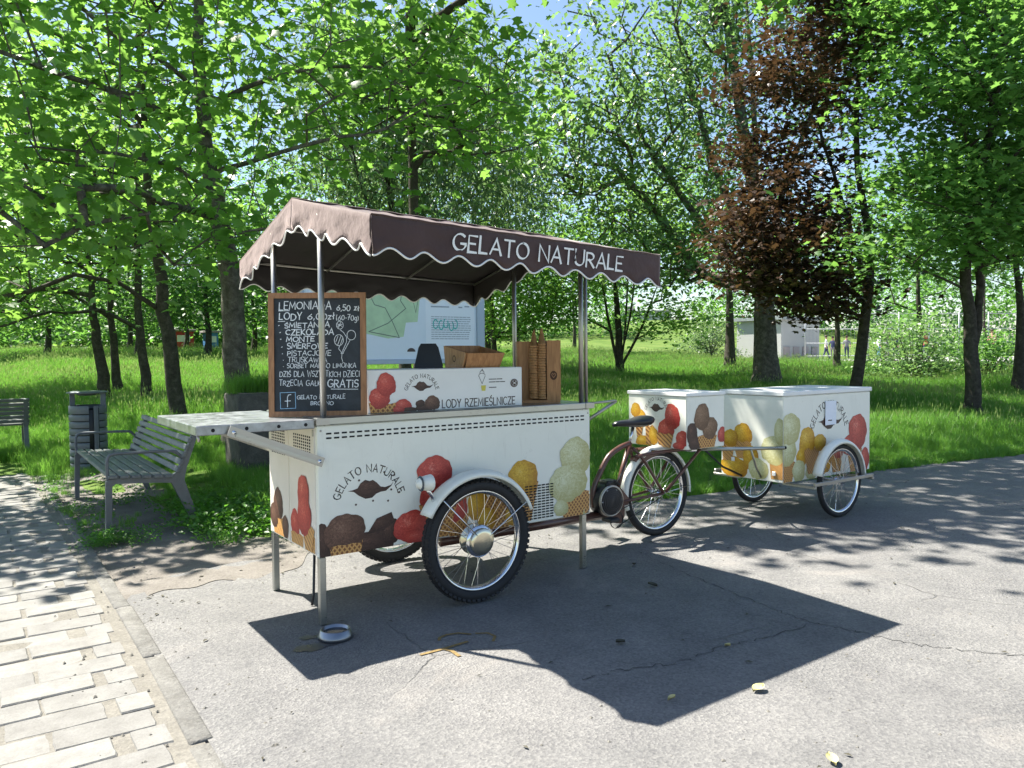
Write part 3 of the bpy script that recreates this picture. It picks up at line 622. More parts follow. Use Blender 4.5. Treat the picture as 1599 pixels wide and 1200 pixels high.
# wheels
def wheel(parent, c, RO, sec, nsp=36, knobs=False, drum=False, side=-1):
    cx, cy, cz = c; rw = sec*.52
    ty = MB(); ty.lathe([(RO-sec*.5+sec*.5*math.cos(R(a)), rw*math.sin(R(a))) for a in range(0, 360, 30)], c, 'y', 56, close=True)
    if knobs:
        for i in range(64):
            a = 2*math.pi*i/64
            for k in (-1, 0, 1):
                aa = a+(.049 if k else 0); ca, sa = math.cos(aa), math.sin(aa); t_ = Vector((-sa, 0, ca)); n_ = Vector((ca, 0, sa)); p = Vector(c)+n_*(RO-.002-(.012 if k else 0))+Vector((0, k*rw*.72, 0))
                V = [p+t_*su*.011+Vector((0, 1, 0))*sv*.009+(n_+Vector((0, k*.6, 0)))*(.007 if sw else -.008) for sw in (0, 1) for su, sv in ((-1, -1), (1, -1), (1, 1), (-1, 1))]
                ty.add(V, [(4, 5, 6, 7), (0, 1, 5, 4), (1, 2, 6, 5), (2, 3, 7, 6), (3, 0, 4, 7)])
    else:
        for k in (-.5, 0, .5): ty.lathe([(RO-.004, k*rw-.004), (RO+.0015-abs(k)*.008, k*rw-.004), (RO+.0015-abs(k)*.008, k*rw+.004), (RO-.004, k*rw+.004)], c, 'y', 56)
    W_ = ty.build('wheel', M['rubber'], parent)
    ri = RO-sec
    MB().lathe([(ri+.004, -rw*.62), (ri-.004, -rw*.66), (ri-.008, -rw*.5), (ri-.016, -rw*.25), (ri-.018, 0), (ri-.016, rw*.25), (ri-.008, rw*.5), (ri-.004, rw*.66), (ri+.004, rw*.62)], c, 'y', 56).build('rim', M['chrome'], W_)
    sp = MB(); hr = .045 if drum else .028
    for i in range(nsp):
        a = 2*math.pi*i/nsp; s_ = 1 if i % 2 else -1; b = a+(.55 if (i//2) % 2 else -.55)
        sp.tube([(cx+hr*math.cos(b), cy+s_*.03, cz+hr*math.sin(b)), (cx+(ri-.012)*math.cos(a), cy+s_*.004, cz+(ri-.012)*math.sin(a))], .0016, 4, False)
    kind(sp.build('spokes', M['chrome'], W_), 'stuff')
    if drum:
        MB().lathe([(0, -.064), (.05, -.063), (.072, -.06), (.077, -.054), (.077, -.04), (.052, -.036), (.05, .036), (.085, .04), (.09, .05), (.085, .06), (0, .062)], c, 'y', 32).build('hub_drum', M['polish'], W_)
        MB().lathe([(.07, -.036), (.093, -.032), (.093, -.026), (.05, -.022)], c, 'y', 32).build('hub_flange', M['chrome'], W_)
    else:
        MB().lathe([(0, -.06), (.008, -.06), (.01, -.045), (.03, -.036), (.032, -.03), (.018, -.024), (.018, .024), (.032, .03), (.03, .036), (.01, .045), (.008, .06), (0, .06)], c, 'y', 24).build('hub', M['chrome'], W_)
    return W_
def guard(parent, c, r_, a0, a1, wd, mat):
    P = [(r_-.03, -wd), (r_-.012, -wd), (r_-.003, -wd*.7), (r_+.004, -wd*.35), (r_+.007, 0), (r_+.004, wd*.35), (r_-.003, wd*.7), (r_-.012, wd), (r_-.03, wd)]
    o = MB().lathe(P, c, 'y', 30, R(a0), R(a1)).build('mudguard', mat, parent); md = o.modifiers.new('solid', 'SOLIDIFY'); md.thickness = .003; return o
for yw in (-.145, .937):
    wheel(trike, (.89, yw, .357), .352, .07, 36, True, True)
    g_ = guard(trike, (.89, yw, .357), .398, 22, 152, .052, M['white'])
    tube('stay', M['chrome'], g_, [(.89, yw-.06, .357), (.64, yw-.054, .62)], .004, 6); tube('stay', M['chrome'], g_, [(.89, yw-.06, .357), (1.2, yw-.054, .55)], .004, 6)
tube('axle', M['brown'], trike, [(.89, -.1, .357), (.89, .9, .357)], .018, 8)
hl = MB().lathe([(0, .06), (.02, .055), (.036, .03), (.043, -.01), (.046, -.03), (.043, -.034)], (.55, -.2, .73), 'x', 20)
hl.V = [(1.1-v[0], v[1], v[2]) for v in hl.V]; hl.V = [(v[0]-.02, v[1], v[2]) for v in hl.V]
hl = hl.build('headlight', M['white'], trike)
MB().lathe([(0, -.008), (.03, -.004), (.043, .002)], (.495, -.2, .73), 'x', 20).build('lens', M['glass'], hl)
tube('stalk', M['chrome'], hl, smooth_pts([(.545, -.19, .69), (.575, -.185, .65), (.59, -.17, .62), (.61, -.16, .6)], 3), .01, 8)
# bicycle half
yb = .39
def bt(name, pts, r_, n=10, mat='brown'): return tube(name, M[mat], trike, smooth_pts(pts, 4) if len(pts) > 2 else pts, r_, n)
bt('frame_beam', [(.95, yb, .235), (2.47, yb, .232)], .034)
for xx in (1.36, 1.75, 1.0): box('beam_post', M['brown'], trike, xx-.02, xx+.02, yb-.02, yb+.02, .25, ZB)
bt('seat_tube', [(2.43, yb, .3), (2.604, yb, .745)], .02); bt('top_tube', [(2.604, yb, .74), (2.5, yb, .715), (2.385, yb, .655), (2.3, yb, .54), (2.235, yb, .42), (2.24, yb, .3)], .021)
bt('seat_post', [(2.595, yb, .73), (2.638, yb, .86)], .013, 10, 'chrome')
for s_ in (-1, 1):
    bt('seat_stay', [(2.615, yb+s_*.012, .71), (2.7, yb+s_*.06, .6), (2.885, yb+s_*.075, .34)], .012); bt('chain_stay', [(2.44, yb+s_*.03, .31), (2.885, yb+s_*.075, .338)], .012)
    bt('rack_strut', [(2.9, yb+s_*.085, .35), (3.25, yb+s_*.12, .655)], .013); bt('rack_rail', [(2.6, yb+s_*.05, .64), (2.78, yb+s_*.12, .668), (3.3, yb+s_*.12, .668)], .013)
for xx in (2.8, 3.05, 3.29): bt('rack_bar', [(xx, yb-.12, .668), (xx, yb+.12, .668)], .01)
MB().prism([(2.62, .62), (2.74, .66), (2.95, .665), (2.9, .64), (2.74, .6), (2.66, .57)], lambda u, v, w_: (u, yb-.03+w_, v), .06).build('rack_gusset', M['brown'], trike)
MB().prism([(2.42, .3), (2.47, .42), (2.56, .33), (2.55, .285), (2.43, .285)], lambda u, v, w_: (u, yb-.04+w_, v), .08).build('gusset', M['brown'], trike)
MB().prism([(2.38, .17), (2.34, .24), (2.46, .36), (2.52, .34), (2.52, .2), (2.48, .15)], lambda u, v, w_: (u, yb-.03+w_, v), .06).build('bottom_bracket', M['brown'], trike)
mo = MB().lathe([(0, -.09), (.05, -.09), (.06, -.075), (.1, -.07), (.115, -.05), (.115, .05), (.1, .07), (0, .08)], (2.335, yb-.02, .345), 'y', 28).build('motor', M['black'], trike)
for i in range(6): MB().lathe([(.02+i*.014, -.094+.004*max(0, i-3)), (.027+i*.014, -.094+.004*max(0, i-3))], (2.335, yb-.02, .345), 'y', 28).build('motor_rib', M['saddle'], mo)
MB().box(2.33, 2.44, yb-.05, yb+.05, .44, .485, .01).tube([(2.3, yb-.06, .46), (2.38, yb-.07, .49), (2.45, yb-.05, .45)], .008, 6).tube([(2.27, yb-.05, .42), (2.33, yb-.07, .475), (2.42, yb-.06, .47)], .006, 6).build('motor_wiring', M['black'], mo)
MB().lathe([(.102, -.074), (.108, -.078), (.116, -.07), (.116, -.06)], (2.335, yb-.02, .345), 'y', 28).build('motor_rim', M['alu'], mo)
for i in range(6): MB().lathe([(0, -.006), (.006, -.005), (.007, 0)], (2.335+.09*math.cos(i*1.047), yb-.092, .345+.09*math.sin(i*1.047)), 'y', 8).build('bolt', M['chrome'], mo)
tube('cable', M['black'], trike, smooth_pts([(2.56, yb-.03, .66), (2.5, yb-.05, .58), (2.44, yb-.06, .5), (2.4, yb-.05, .44)], 4), .005, 6)
cr = MB().lathe([(.06, -.004), (.064, -.004), (.064, .004), (.06, .004)], (2.4, yb-.07, .195), 'y', 28, close=True).lathe([(0, -.012), (.02, -.01), (.02, .02), (0, .03)], (2.4, yb-.07, .195), 'y', 14).build('chainring', M['black'], trike)
for s_ in (-1, 1):
    tube('crank_arm', M['chrome'], cr, [(2.4, yb+s_*.085, .195), (2.4+s_*.13, yb+s_*.1, .195-s_*.03)], .01, 6)
    box('pedal', M['black'], cr, 2.355+s_*.13, 2.445+s_*.13, yb+s_*.15-.05, yb+s_*.15+.05, .185-s_*.03, .207-s_*.03, b=.004)
ch = MB()
for za in (.255, .14): ch.tube([(2.4, yb-.07, za), (2.885, yb-.05, .37 if za > .2 else .305)], .004, 4)
ch.build('chain', M['black'], trike)
wheel(trike, (2.885, yb, .335), .333, .052, 36)
g_ = guard(trike, (2.885, yb, .335), .362, -5, 196, .034, M['white']); tube('stay', M['chrome'], g_, [(2.885, yb-.06, .335), (3.235, yb-.034, .36)], .003, 5)
def saddle():
    mb = MB(); V = []; st = [(-.19, .018, .0, .02), (-.16, .028, .01, .028), (-.1, .035, .012, .034), (-.02, .055, .01, .04), (.05, .09, .014, .05), (.1, .108, .02, .056), (.14, .1, .026, .055), (.165, .07, .03, .04)]
    n = 14
    for x_, hw, zt, th in st:
        for k in range(n):
            a = 2*math.pi*k/n; V.append((2.63+x_, yb+hw*math.cos(a), .893+zt+th*math.sin(a)*(.45 if math.sin(a) > 0 else 1)))
    F = [(i*n+k, (i+1)*n+k, (i+1)*n+(k+1) % n, i*n+(k+1) % n) for i in range(len(st)-1) for k in range(n)]+[tuple(range(n)), tuple(range((len(st)-1)*n, len(st)*n))[::-1]]
    return mb.add(V, F, True).build('saddle', M['saddle'], trike)
saddle()

# ================================================================== ON THE COUNTER
# menu board
P0 = Vector((-.148, .302, ZC-.006)); av = Vector((.441, -.282, 0)); BW = av.length; av.normalize(); nb = Vector((-av.y, av.x, 0)); nb = -nb if nb.y > 0 else nb
upv = (Vector((0, 0, 1))-nb*.05).normalized(); BH = .672
fb = lambda u, v, w_: tuple(P0+av*u+upv*v+nb*w_)
mbd = empty('menu_board', P0+av*BW/2, 'wood framed black chalk menu board leaning behind the front pole', 'menu board')
FWD = .03
MB().prism([(FWD-.004, FWD-.004), (BW-FWD+.004, FWD-.004), (BW-FWD+.004, BH-FWD+.004), (FWD-.004, BH-FWD+.004)], fb, .008).build('slate', M['board'], mbd)
for q in ([(0, 0), (FWD, 0), (FWD, BH), (0, BH)], [(BW-FWD, 0), (BW, 0), (BW, BH), (BW-FWD, BH)], [(FWD, 0), (BW-FWD, 0), (BW-FWD, FWD), (FWD, FWD)], [(FWD, BH-FWD), (BW-FWD, BH-FWD), (BW-FWD, BH), (FWD, BH)]):
    MB().prism(q, lambda u, v, w_: fb(u, v, w_-.006), .024).build('frame_rail', M['wood_h'], mbd)
CHK = simple('chalk', (.72, .74, .76), .9, 0, .25, 90)
CHK2 = simple('blue_chalk', (.3, .5, .68), .9, 0, .25, 90)
sx = lambda px: (px-55)/(912-55)*BW
sy = lambda py: BH-(py-72)/(1145-72)*BH
def chalkline(txt, px0, px1, py, hpx, wd=.13, slope=0): lettering('chalk_line', txt, lambda u, v, w_: fb(u, v, .0092+w_), sx(px0), sy(py), hpx/1073*BH, CHK, mbd, wd, sx(px1)-sx(px0), .05, .15, .3, slope=slope)
chalkline('LEMONIADA', 150, 605, 216, 62); chalkline('6,50 zł', 655, 850, 228, 46, .16)
chalkline('LODY', 150, 345, 305, 62); chalkline('6,00zł', 400, 632, 305, 52, .15); chalkline('(60-70g)', 650, 845, 312, 46, .12)
chalkline('* ŚMIETANKA', 140, 590, 374, 44, .17); chalkline('* CZEKOLADA', 150, 625, 436, 46, .18); chalkline('* MONTE', 155, 455, 494, 44, .18)
chalkline('* SMERFOWE', 165, 570, 556, 46, .16); chalkline('* PISTACJOWE', 170, 600, 616, 42, .13); chalkline('* TRUSKAWKA', 178, 565, 674, 42, .12); chalkline('* SORBET MANGO LIMONKA', 178, 820, 724, 36, .13)
chalkline('DZIŚ DLA WSZYSTKICH DZIECI', 150, 850, 800, 48, .1); chalkline('TRZECIA GAŁKA', 145, 545, 876, 46, .1); chalkline('GRATiS', 570, 838, 892, 66, .13)
chalkline('GELATO NATURALE', 300, 722, 992, 34, .14); chalkline('BRODNO', 420, 618, 1044, 28, .18)
def chalkdraw(name, strokes, wpx, mat=CHK):
    mb = MB()
    for i, s_ in enumerate(strokes): ribbon(mb, [(sx(a), sy(b)) for a, b in s_], wpx/857*BW, lambda u, v, w_: fb(u, v, .0092+w_), .0002*i, 0)
    mb.build(name, mat, mbd)
chalkdraw('chalk_underline', [[(145, 228), (240, 226)], [(140, 320), (200, 318)], [(600, 908), (835, 912)]], 6)
chalkdraw('chalk_emblem', [[(152, 935), (285, 932), (288, 1070), (156, 1074), (152, 935)]], 5, CHK2)
chalkdraw('chalk_emblem', [[(246, 952), (225, 955), (216, 975), (216, 1058)], [(195, 1008), (243, 1006)]], 7)
bal = [arc(682, 355, 30, 34, 0, 360, 18), arc(782, 442, 38, 42, 0, 360, 18), arc(672, 485, 40, 48, 0, 360, 18), [(655, 340), (700, 365)], [(660, 365), (705, 345)], [(668, 380), (690, 330)],
       [(645, 500), (665, 450)], [(662, 525), (690, 452)], [(685, 525), (705, 470)], [(685, 395), (715, 420), (740, 460), (740, 500), (700, 590)], [(770, 488), (740, 540), (706, 600)], [(678, 535), (670, 560), (700, 600)], [(700, 590), (696, 640), (705, 672)], [(690, 600), (712, 600)]]
chalkdraw('chalk_balloons', bal, 5)
# display case
case = MB().box(.312, 1.362, .056, .36, ZC+.001, 1.342, .004).build('display_case', M['white2'], None, (.84, .2, ZC))
tag(case, 'white countertop display case printed with strawberry scoops behind the menu board', 'display case')
fc = lambda u, v, w_: (u, .0555-w_, v)
lc = (.314, 1.36, ZC+.003, 1.34)
waffled(case, fc, .37, 1.13, .05, .04, .06, lc); waffled(case, fc, .45, 1.125, .06, .05, .05, lc); scoopd(case, fc, 's_red', .385, 1.185, .065, .055, lc); scoopd(case, fc, 's_red', .427, 1.26, .06, .062, lc); scoopd(case, fc, 's_red', .53, 1.135, .05, .04, lc); scoopd(case, fc, 's_cho', .57, 1.112, .05, .015, lc, 'chocolate_print'); scoopd(case, fc, 's_red', .5, 1.115, .035, .02, lc)
scoopd(case, fc, 's_cho', .67, 1.118, .06, .022, lc, 'chocolate_print'); scoopd(case, fc, 's_cho', .64, 1.145, .03, .02, lc, 'chocolate_print'); scoopd(case, fc, 's_bro', .72, 1.145, .048, .042, lc)
logo(case, fc, .652, 1.245, .115)
lettering('lettering', 'LODY RZEMIEŚLNICZE', fc, .785, 1.112, .046, M['letter_dark'], case, .13, .52, 0, 0, 0)
ice = [(1.04, 1.292), (1.063, 1.245), (1.086, 1.292)]
mb = MB(); ribbon(mb, ice, .003, fc, .0006); ribbon(mb, [(1.04, 1.292)]+arc(1.063, 1.295, .023, .014, 180, 0, 8), .003, fc, .0008); ribbon(mb, arc(1.063, 1.312, .015, .012, 200, -20, 8), .003, fc, .001); ribbon(mb, [(1.058, 1.323), (1.066, 1.333), (1.07, 1.322)], .003, fc, .0012); mb.build('cone_print', M['letter_dark'], case)
decal('cup_print', [(1.055, 1.235), (1.09, 1.235), (1.086, 1.202), (1.06, 1.202)], fc, simple('yellow_print', (.62, .55, .08), .5), case)
mb = MB()
for i, (v, segs) in enumerate(((1.271, (0, .05, .056, .095)), (1.254, (0, .045, .051, .075, .081, .115)), (1.221, (0, .05)))):
    for q in range(0, len(segs), 2): ribbon(mb, [(1.115+segs[q], v), (1.115+segs[q+1], v)], .0055, fc, .0002*i)
mb.build('small_print', M['letter_grey'], case)
decal('badge_print', blob(1.3, 1.243, .028, .026, 1, 0, 28), fc, M['branded'], case)
mb = MB(); ribbon(mb, arc(1.3, 1.243, .02, .019, 0, 360, 20), .002, fc, .0045); ribbon(mb, [(1.29, 1.235), (1.31, 1.251)], .004, fc, .0047); ribbon(mb, [(1.29, 1.251), (1.31, 1.235)], .004, fc, .0049); mb.build('badge_print', M['letter_white'], case)
# card terminal
poly = [(-.085, 0), (.085, 0), (.085, .02), (.06, .13), (.045, .155), (-.045, .155), (-.06, .13), (-.085, .02)]
term = MB().prism(poly, lambda u, v, w_: (.78+u*.85+v*.1-w_*.5, .2+v*.2-w_*.85-u*.5, 1.343+v*.95), .022).build('card_terminal', M['black'], None, (.78, .2, 1.343))
tag(term, 'black tilted tablet stand on top of the white display case', 'tablet stand')
MB().prism([(-.06, 0), (.06, 0), (.05, .11), (-.05, .11)], lambda u, v, w_: (.78+u*.85+v*.1+w_*.5, .2+v*.2+w_*.85-u*.5, 1.343+v*.85), .045).build('stand_foot', M['alu'], term)
# open wooden tray
tray = empty('napkin_tray', (1.05, .2, 1.3425), 'open slanted wooden tray on the display case beside the tablet', 'wooden tray')
def quadbox(name, a, b, c, d, th, parent, mat):
    a, b, c, d = map(Vector, (a, b, c, d)); n_ = (b-a).cross(d-a).normalized()*th
    V = [a, b, c, d, a+n_, b+n_, c+n_, d+n_]; return MB().add(V, [(3, 2, 1, 0), (4, 5, 6, 7), (0, 1, 5, 4), (1, 2, 6, 5), (2, 3, 7, 6), (3, 0, 4, 7)]).build(name, mat, parent)
bx0, bx1, ty0, ty1, zt0 = .96, 1.215, .1, .3, 1.3425
quadbox('tray_front', (bx0+.01, ty0, zt0), (bx1-.01, ty0, zt0), (bx1+.02, ty0-.03, zt0+.09), (bx0-.02+.03, ty0-.03, zt0+.09), .008, tray, M['wood'])
quadbox('tray_back', (bx0, ty1, zt0), (bx1, ty1, zt0), (bx1, ty1+.02, zt0+.135), (bx0, ty1+.02, zt0+.135), .008, tray, M['wood'])
quadbox('tray_side', (bx0, ty1, zt0), (bx0, ty0, zt0), (bx0+.01, ty0-.03, zt0+.09), (bx0, ty1+.02, zt0+.135), .008, tray, M['wood']); quadbox('tray_side', (bx1, ty0, zt0), (bx1, ty1, zt0), (bx1, ty1+.02, zt0+.135), (bx1+.02, ty0-.03, zt0+.09), .008, tray, M['wood'])
box('tray_bottom', M['wood'], tray, bx0+.005, bx1-.005, ty0+.005, ty1, zt0, zt0+.006)
mb = MB(); fs = lambda u, v, w_: (bx0-.0045-w_*3, u, v); ribbon(mb, arc(.2, zt0+.055, .016, .018, 0, 360, 16), .006, fs, .0); mb.build('burnt_badge', M['branded'], tray)
# cone stand
cst = empty('cone_stand', (1.62, .2, ZC), 'tall pair of wooden boxes holding stacked waffle cones on the counter', 'cone holder')
def vbox(name, x0, y0, x1, y1, d, z0, z1, mat, parent):
    a = Vector((x1-x0, y1-y0, 0)).normalized(); n_ = Vector((-a.y, a.x, 0))*d
    MB().add([(x0, y0, z0), (x1, y1, z0), (x1+n_.x, y1+n_.y, z0), (x0+n_.x, y0+n_.y, z0), (x0, y0, z1), (x1, y1, z1), (x1+n_.x, y1+n_.y, z1), (x0+n_.x, y0+n_.y, z1)], [(3, 2, 1, 0), (4, 5, 6, 7), (0, 1, 5, 4), (1, 2, 6, 5), (2, 3, 7, 6), (3, 0, 4, 7)]).build(name, mat, parent)
vbox('stand_base', 1.45, .27, 1.72, .12, .2, ZC, ZC+.018, M['wood'], cst)
vbox('left_box', 1.5, .3, 1.585, .25, .12, ZC+.018, 1.505, M['wood'], cst); vbox('right_box', 1.64, .16, 1.72, .115, .13, ZC+.018, 1.51, M['wood'], cst); vbox('back_board', 1.585, .27, 1.68, .25, .012, ZC+.018, 1.5, M['wood_h'], cst)
aa = Vector((.08, -.045, 0)).normalized(); na = Vector((aa.y, -aa.x, 0)); na = na if na.y < 0 else -na
fbx = lambda u, v, w_: (1.64+aa.x*u+na.x*(w_+.0006), .16+aa.y*u+na.y*(w_+.0006), v)
decal('burnt_badge', blob(.044, 1.28, .024, .03, 1, 0, 24), fbx, M['branded'], cst, lift=.0004)
mb = MB(); ribbon(mb, [(.044, 1.264), (.03, 1.284), (.036, 1.294), (.044, 1.286), (.052, 1.294), (.058, 1.284), (.044, 1.264)], .005, fbx, .001); mb.build('burnt_badge', M['wood_h'], cst)
cm = MB().lathe([(.0, .115), (.006, .11), (.026, .012), (.028, .012), (.029, 0), (.024, 0), (.004, .1)], (0, 0, 0), 'z', 16)
wafm = simple('wafer', (.42, .22, .09), .7, 0, .25, 40, .3); cme = cm.mesh('waffle_cone', wafm)
for k, (x_, y_, n_, z0) in enumerate(((1.572, .215, 21, 1.13), (1.615, .185, 22, 1.125), (1.6, .245, 19, 1.15))):
    for i in range(n_):
        o = link('waffle_cone', cme, None, (x_+rnd.uniform(-.002, .002), y_+rnd.uniform(-.002, .002), z0+i*.0168)); o.rotation_euler = (rnd.uniform(-.03, .03), rnd.uniform(-.03, .03), rnd.uniform(0, 6))
        tag(o, 'waffle cone nested tip up in the stacks between the wooden boxes', 'waffle cone', 'waffle cones stacked in the cone holder')
# scoop tools behind the cones
tl = MB().box(1.72, 1.84, .3, .42, ZC+.001, ZC+.05, .008, 2).tube([(1.74, .36, ZC+.05), (1.82, .3, ZC+.075)], .008, 6).build('tool_caddy', M['black'], None, (1.78, .36, ZC)); tag(tl, 'small dark tool caddy beside the cone holder at the counter end', 'caddy')

# ================================================================== REAR BOX AND TRAILER
rb = MB().box(2.93, 3.36, .12, .745, .686, 1.088, .006).build('rear_box', M['white'], None, (3.14, .43, .686)); tag(rb, 'small white gelato box on the rack above the rear bicycle wheel', 'cargo box')
box('lid', M['white2'], rb, 2.922, 3.368, .112, .753, 1.09, 1.118, b=.004)
lf = lambda u, v, w_: (2.93-w_, -u, v); l3 = (-.743, -.122, .688, 1.086)
waffled(rb, lf, -.62, .8, .05, .02, .14, l3); scoopd(rb, lf, 's_yel', -.6, .92, .05, .05, l3); scoopd(rb, lf, 's_yel', -.66, .965, .055, .055, l3); scoopd(rb, lf, 's_yel', -.57, .715, .085, .05, l3); waffled(rb, lf, -.5, .77, .05, .04, .14, l3); scoopd(rb, lf, 's_yel', -.46, .77, .05, .07, l3)
waffled(rb, lf, -.34, .74, .09, .06, .1, l3); scoopd(rb, lf, 's_red', -.33, .83, .085, .08, l3); scoopd(rb, lf, 's_red', -.265, .93, .078, .1, l3); scoopd(rb, lf, 's_red', -.16, .77, .065, .06, l3); scoopd(rb, lf, 's_red', -.2, .71, .06, .03, l3)
logo(rb, lf, -.43, .995, .135)
ff = lambda u, v, w_: (u, .12-w_, v); l4 = (2.932, 3.358, .688, 1.086)
scoopd(rb, ff, 's_cho', 2.99, .8, .06, .09, l4, 'chocolate_print'); scoopd(rb, ff, 's_cho', 3.03, .73, .08, .05, l4, 'chocolate_print'); waffled(rb, ff, 3.16, .735, .11, .08, .09, l4); scoopd(rb, ff, 's_tan', 3.19, .84, .085, .085, l4); scoopd(rb, ff, 's_tan', 3.1, .93, .085, .1, l4); scoopd(rb, ff, 's_red', 3.33, .78, .05, .06, l4)

tr = empty('bicycle_trailer', (4.6, .35, 0), 'large white two-wheeled gelato trailer with a paper note on its side', 'trailer')
TX0, TX1, TY0, TY1, TZ0, TZ1 = 3.99, 5.28, .035, .675, .335, 1.052
tb = box('trailer_body', M['white'], tr, TX0, TX1, TY0, TY1, TZ0, TZ1, b=.006)
box('lid', M['white2'], tr, TX0-.012, TX1+.012, TY0-.012, TY1+.012, TZ1+.003, TZ1+.04, b=.005)
tl_ = lambda u, v, w_: (TX0-w_, -u, v); tf = lambda u, v, w_: (u, TY0-w_, v); l5 = (-TY1+.002, -TY0-.002, TZ0+.002, TZ1); l6 = (TX0+.002, TX1-.002, TZ0+.002, TZ1)
waffled(tb, tl_, -.6, .55, .07, .05, .16, l5); scoopd(tb, tl_, 's_red', -.655, .68, .03, .06, l5); scoopd(tb, tl_, 's_yel', -.57, .67, .075, .08, l5); scoopd(tb, tl_, 's_yel', -.44, .71, .095, .1, l5); scoopd(tb, tl_, 's_yel', -.54, .42, .15, .09, l5); waffled(tb, tl_, -.45, .57, .1, .05, .14, l5); scoopd(tb, tl_, 's_yel', -.36, .52, .08, .1, l5)
scoopd(tb, tl_, 's_whi', -.28, .43, .1, .09, l5); waffled(tb, tl_, -.09, .44, .08, .06, .16, l5); scoopd(tb, tl_, 's_whi', -.13, .6, .12, .12, l5); scoopd(tb, tl_, 's_whi', -.06, .76, .06, .11, l5)
waffled(tb, tf, 4.05, .42, .1, .06, .16, l6); scoopd(tb, tf, 's_whi', 4.04, .6, .12, .13, l6); scoopd(tb, tf, 's_whi', 4.07, .78, .15, .13, l6); scoopd(tb, tf, 's_whi', 4.2, .42, .09, .09, l6)
waffled(tb, tf, 4.38, .48, .11, .05, .2, l6); scoopd(tb, tf, 's_yel', 4.5, .64, .09, .07, l6); scoopd(tb, tf, 's_yel', 4.32, .66, .115, .12, l6); scoopd(tb, tf, 's_yel', 4.24, .53, .07, .08, l6); scoopd(tb, tf, 's_yel', 4.55, .46, .12, .1, l6); scoopd(tb, tf, 's_whi', 4.38, .4, .08, .07, l6)
waffled(tb, tf, 4.75, .45, .09, .06, .18, l6); scoopd(tb, tf, 's_red', 4.78, .55, .08, .07, l6); waffled(tb, tf, 5.03, .44, .12, .06, .2, l6); scoopd(tb, tf, 's_red', 4.95, .58, .11, .09, l6); scoopd(tb, tf, 's_red', 5.08, .7, .14, .16, l6); scoopd(tb, tf, 's_red', 5.2, .44, .07, .1, l6)
logo(tb, tf, 4.645, .82, .29)
nf = lambda u, v, w_: (u, TY0-.0052-w_, v)
note = MB().prism([(4.565, .782), (4.727, .784), (4.73, .99), (4.567, .992)], lambda u, v, w_: (u, TY0-.006-w_-.004*abs(v-.89)*8, v), .0012).build('paper_note', M['paper'], tr)
mb = MB(); nw = lambda u, v_, w2: (u, TY0-.0078-.004*abs(v_-.89)*8-w2, v_)
for i, (v, segs) in enumerate(((.952, (.0, .05)), (.925, (.0, .03, .04, .08)), (.9, (.0, .022)), (.874, (.0, .05, .058, .085)), (.822, (.01, .06)))):
    for q in range(0, len(segs), 2): ribbon(mb, [(4.6+segs[q], v), (4.6+segs[q+1], v)], .011, nw, .0002*i)
mb.build('scribbled_lines', M['letter_grey'], note)
for yw in (-.09, .79):
    wheel(tr, (4.6, yw, .315), .312, .042, 32)
    gg = guard(tr, (4.6, yw, .315), .35, 2, 168, .04, M['white'])
mb = MB().box(4.13, 4.99, -.172, -.15, .318, .348, .003); mb.build('side_rail', M['alu'], tr)
for xx in (4.12, 4.97): box('rail_bracket', M['alu'], tr, xx, xx+.03, -.172, TY0+.1, .298, .318, b=.002)
mb = MB().box(4.13, 4.99, .852, .874, .318, .348, .003); mb.build('side_rail', M['alu'], tr)
for xx in (4.12, 4.97): box('rail_bracket', M['alu'], tr, xx, xx+.03, TY1-.1, .872, .298, .318, b=.002)
tube('axle', M['alu'], tr, [(4.6, -.13, .315), (4.6, .84, .315)], .012, 8)
tube('drawbar', M['steel'], tr, [(3.3, .35, .645), (3.55, .2, .642), (3.98, .02, .632)], .015, 8); tube('drawbar', M['steel'], tr, [(3.3, .42, .645), (3.55, .55, .642), (3.98, .69, .632)], .015, 8)
tube('drawbar_brace', M['black'], tr, [(3.58, .55, .63), (3.8, .5, .44), (3.99, .45, .35)], .009, 6); tube('drawbar_brace', M['steel'], tr, [(3.7, .13, .63), (3.86, .2, .46), (3.99, .25, .36)], .009, 6)
MB().box(3.24, 3.33, .34, .43, .625, .665, .008).build('hitch', M['chrome'], tr)
for u, v in ((-.52, .47), (-.1, .39)): MB().box(TX0-.014, TX0-.004, -u-.0, -u+.035, v, v+.035, .003).build('reflector', M['white2'], tb)
tube('corner_bolt', M['dark'], tb, [(TX0+.02, TY0-.012, .632), (TX0+.02, TY0, .632)], .012, 8)

# ================================================================== BOWL, STAIN, MARK, LEAVES
bo = MB().lathe([(.0, .01), (.048, .011), (.06, .025), (.066, .044), (.07, .047), (.074, .044), (.083, .018), (.09, .003), (.085, .0)], (.0, -.2, .003), 'z', 36).build('dog_bowl', M['bowl'], None, (0, -.2, .003)); tag(bo, 'round steel dog bowl on the asphalt beside the front leg', 'bowl')
wm = simple('bowl_water', (.05, .06, .07), .05); MB().lathe([(0, .03), (.0615, .03)], (.0, -.2, .003), 'z', 30).build('water', wm, bo)
st = simple('wet_asphalt', (.035, .034, .034), .3, 0, .3, 20)
P = blob(-.13, -.26, .1, .05, 7, .22, 40); Q = blob(-.11, -.12, .045, .03, 9, .25, 24)
mb = MB()
for PP, lf_ in ((P, .0035), (Q, .0032)): mb.add([(sum(a for a, b in PP)/len(PP), sum(b for a, b in PP)/len(PP), lf_)]+[(a, b, lf_) for a, b in PP], [(0, 1+i, 1+(i+1) % len(PP)) for i in range(len(PP))])
kind(mb.build('water_stain', st), 'stuff')
mb = MB(); fg = lambda u, v, w_: (u, v+.05, .0036+w_)
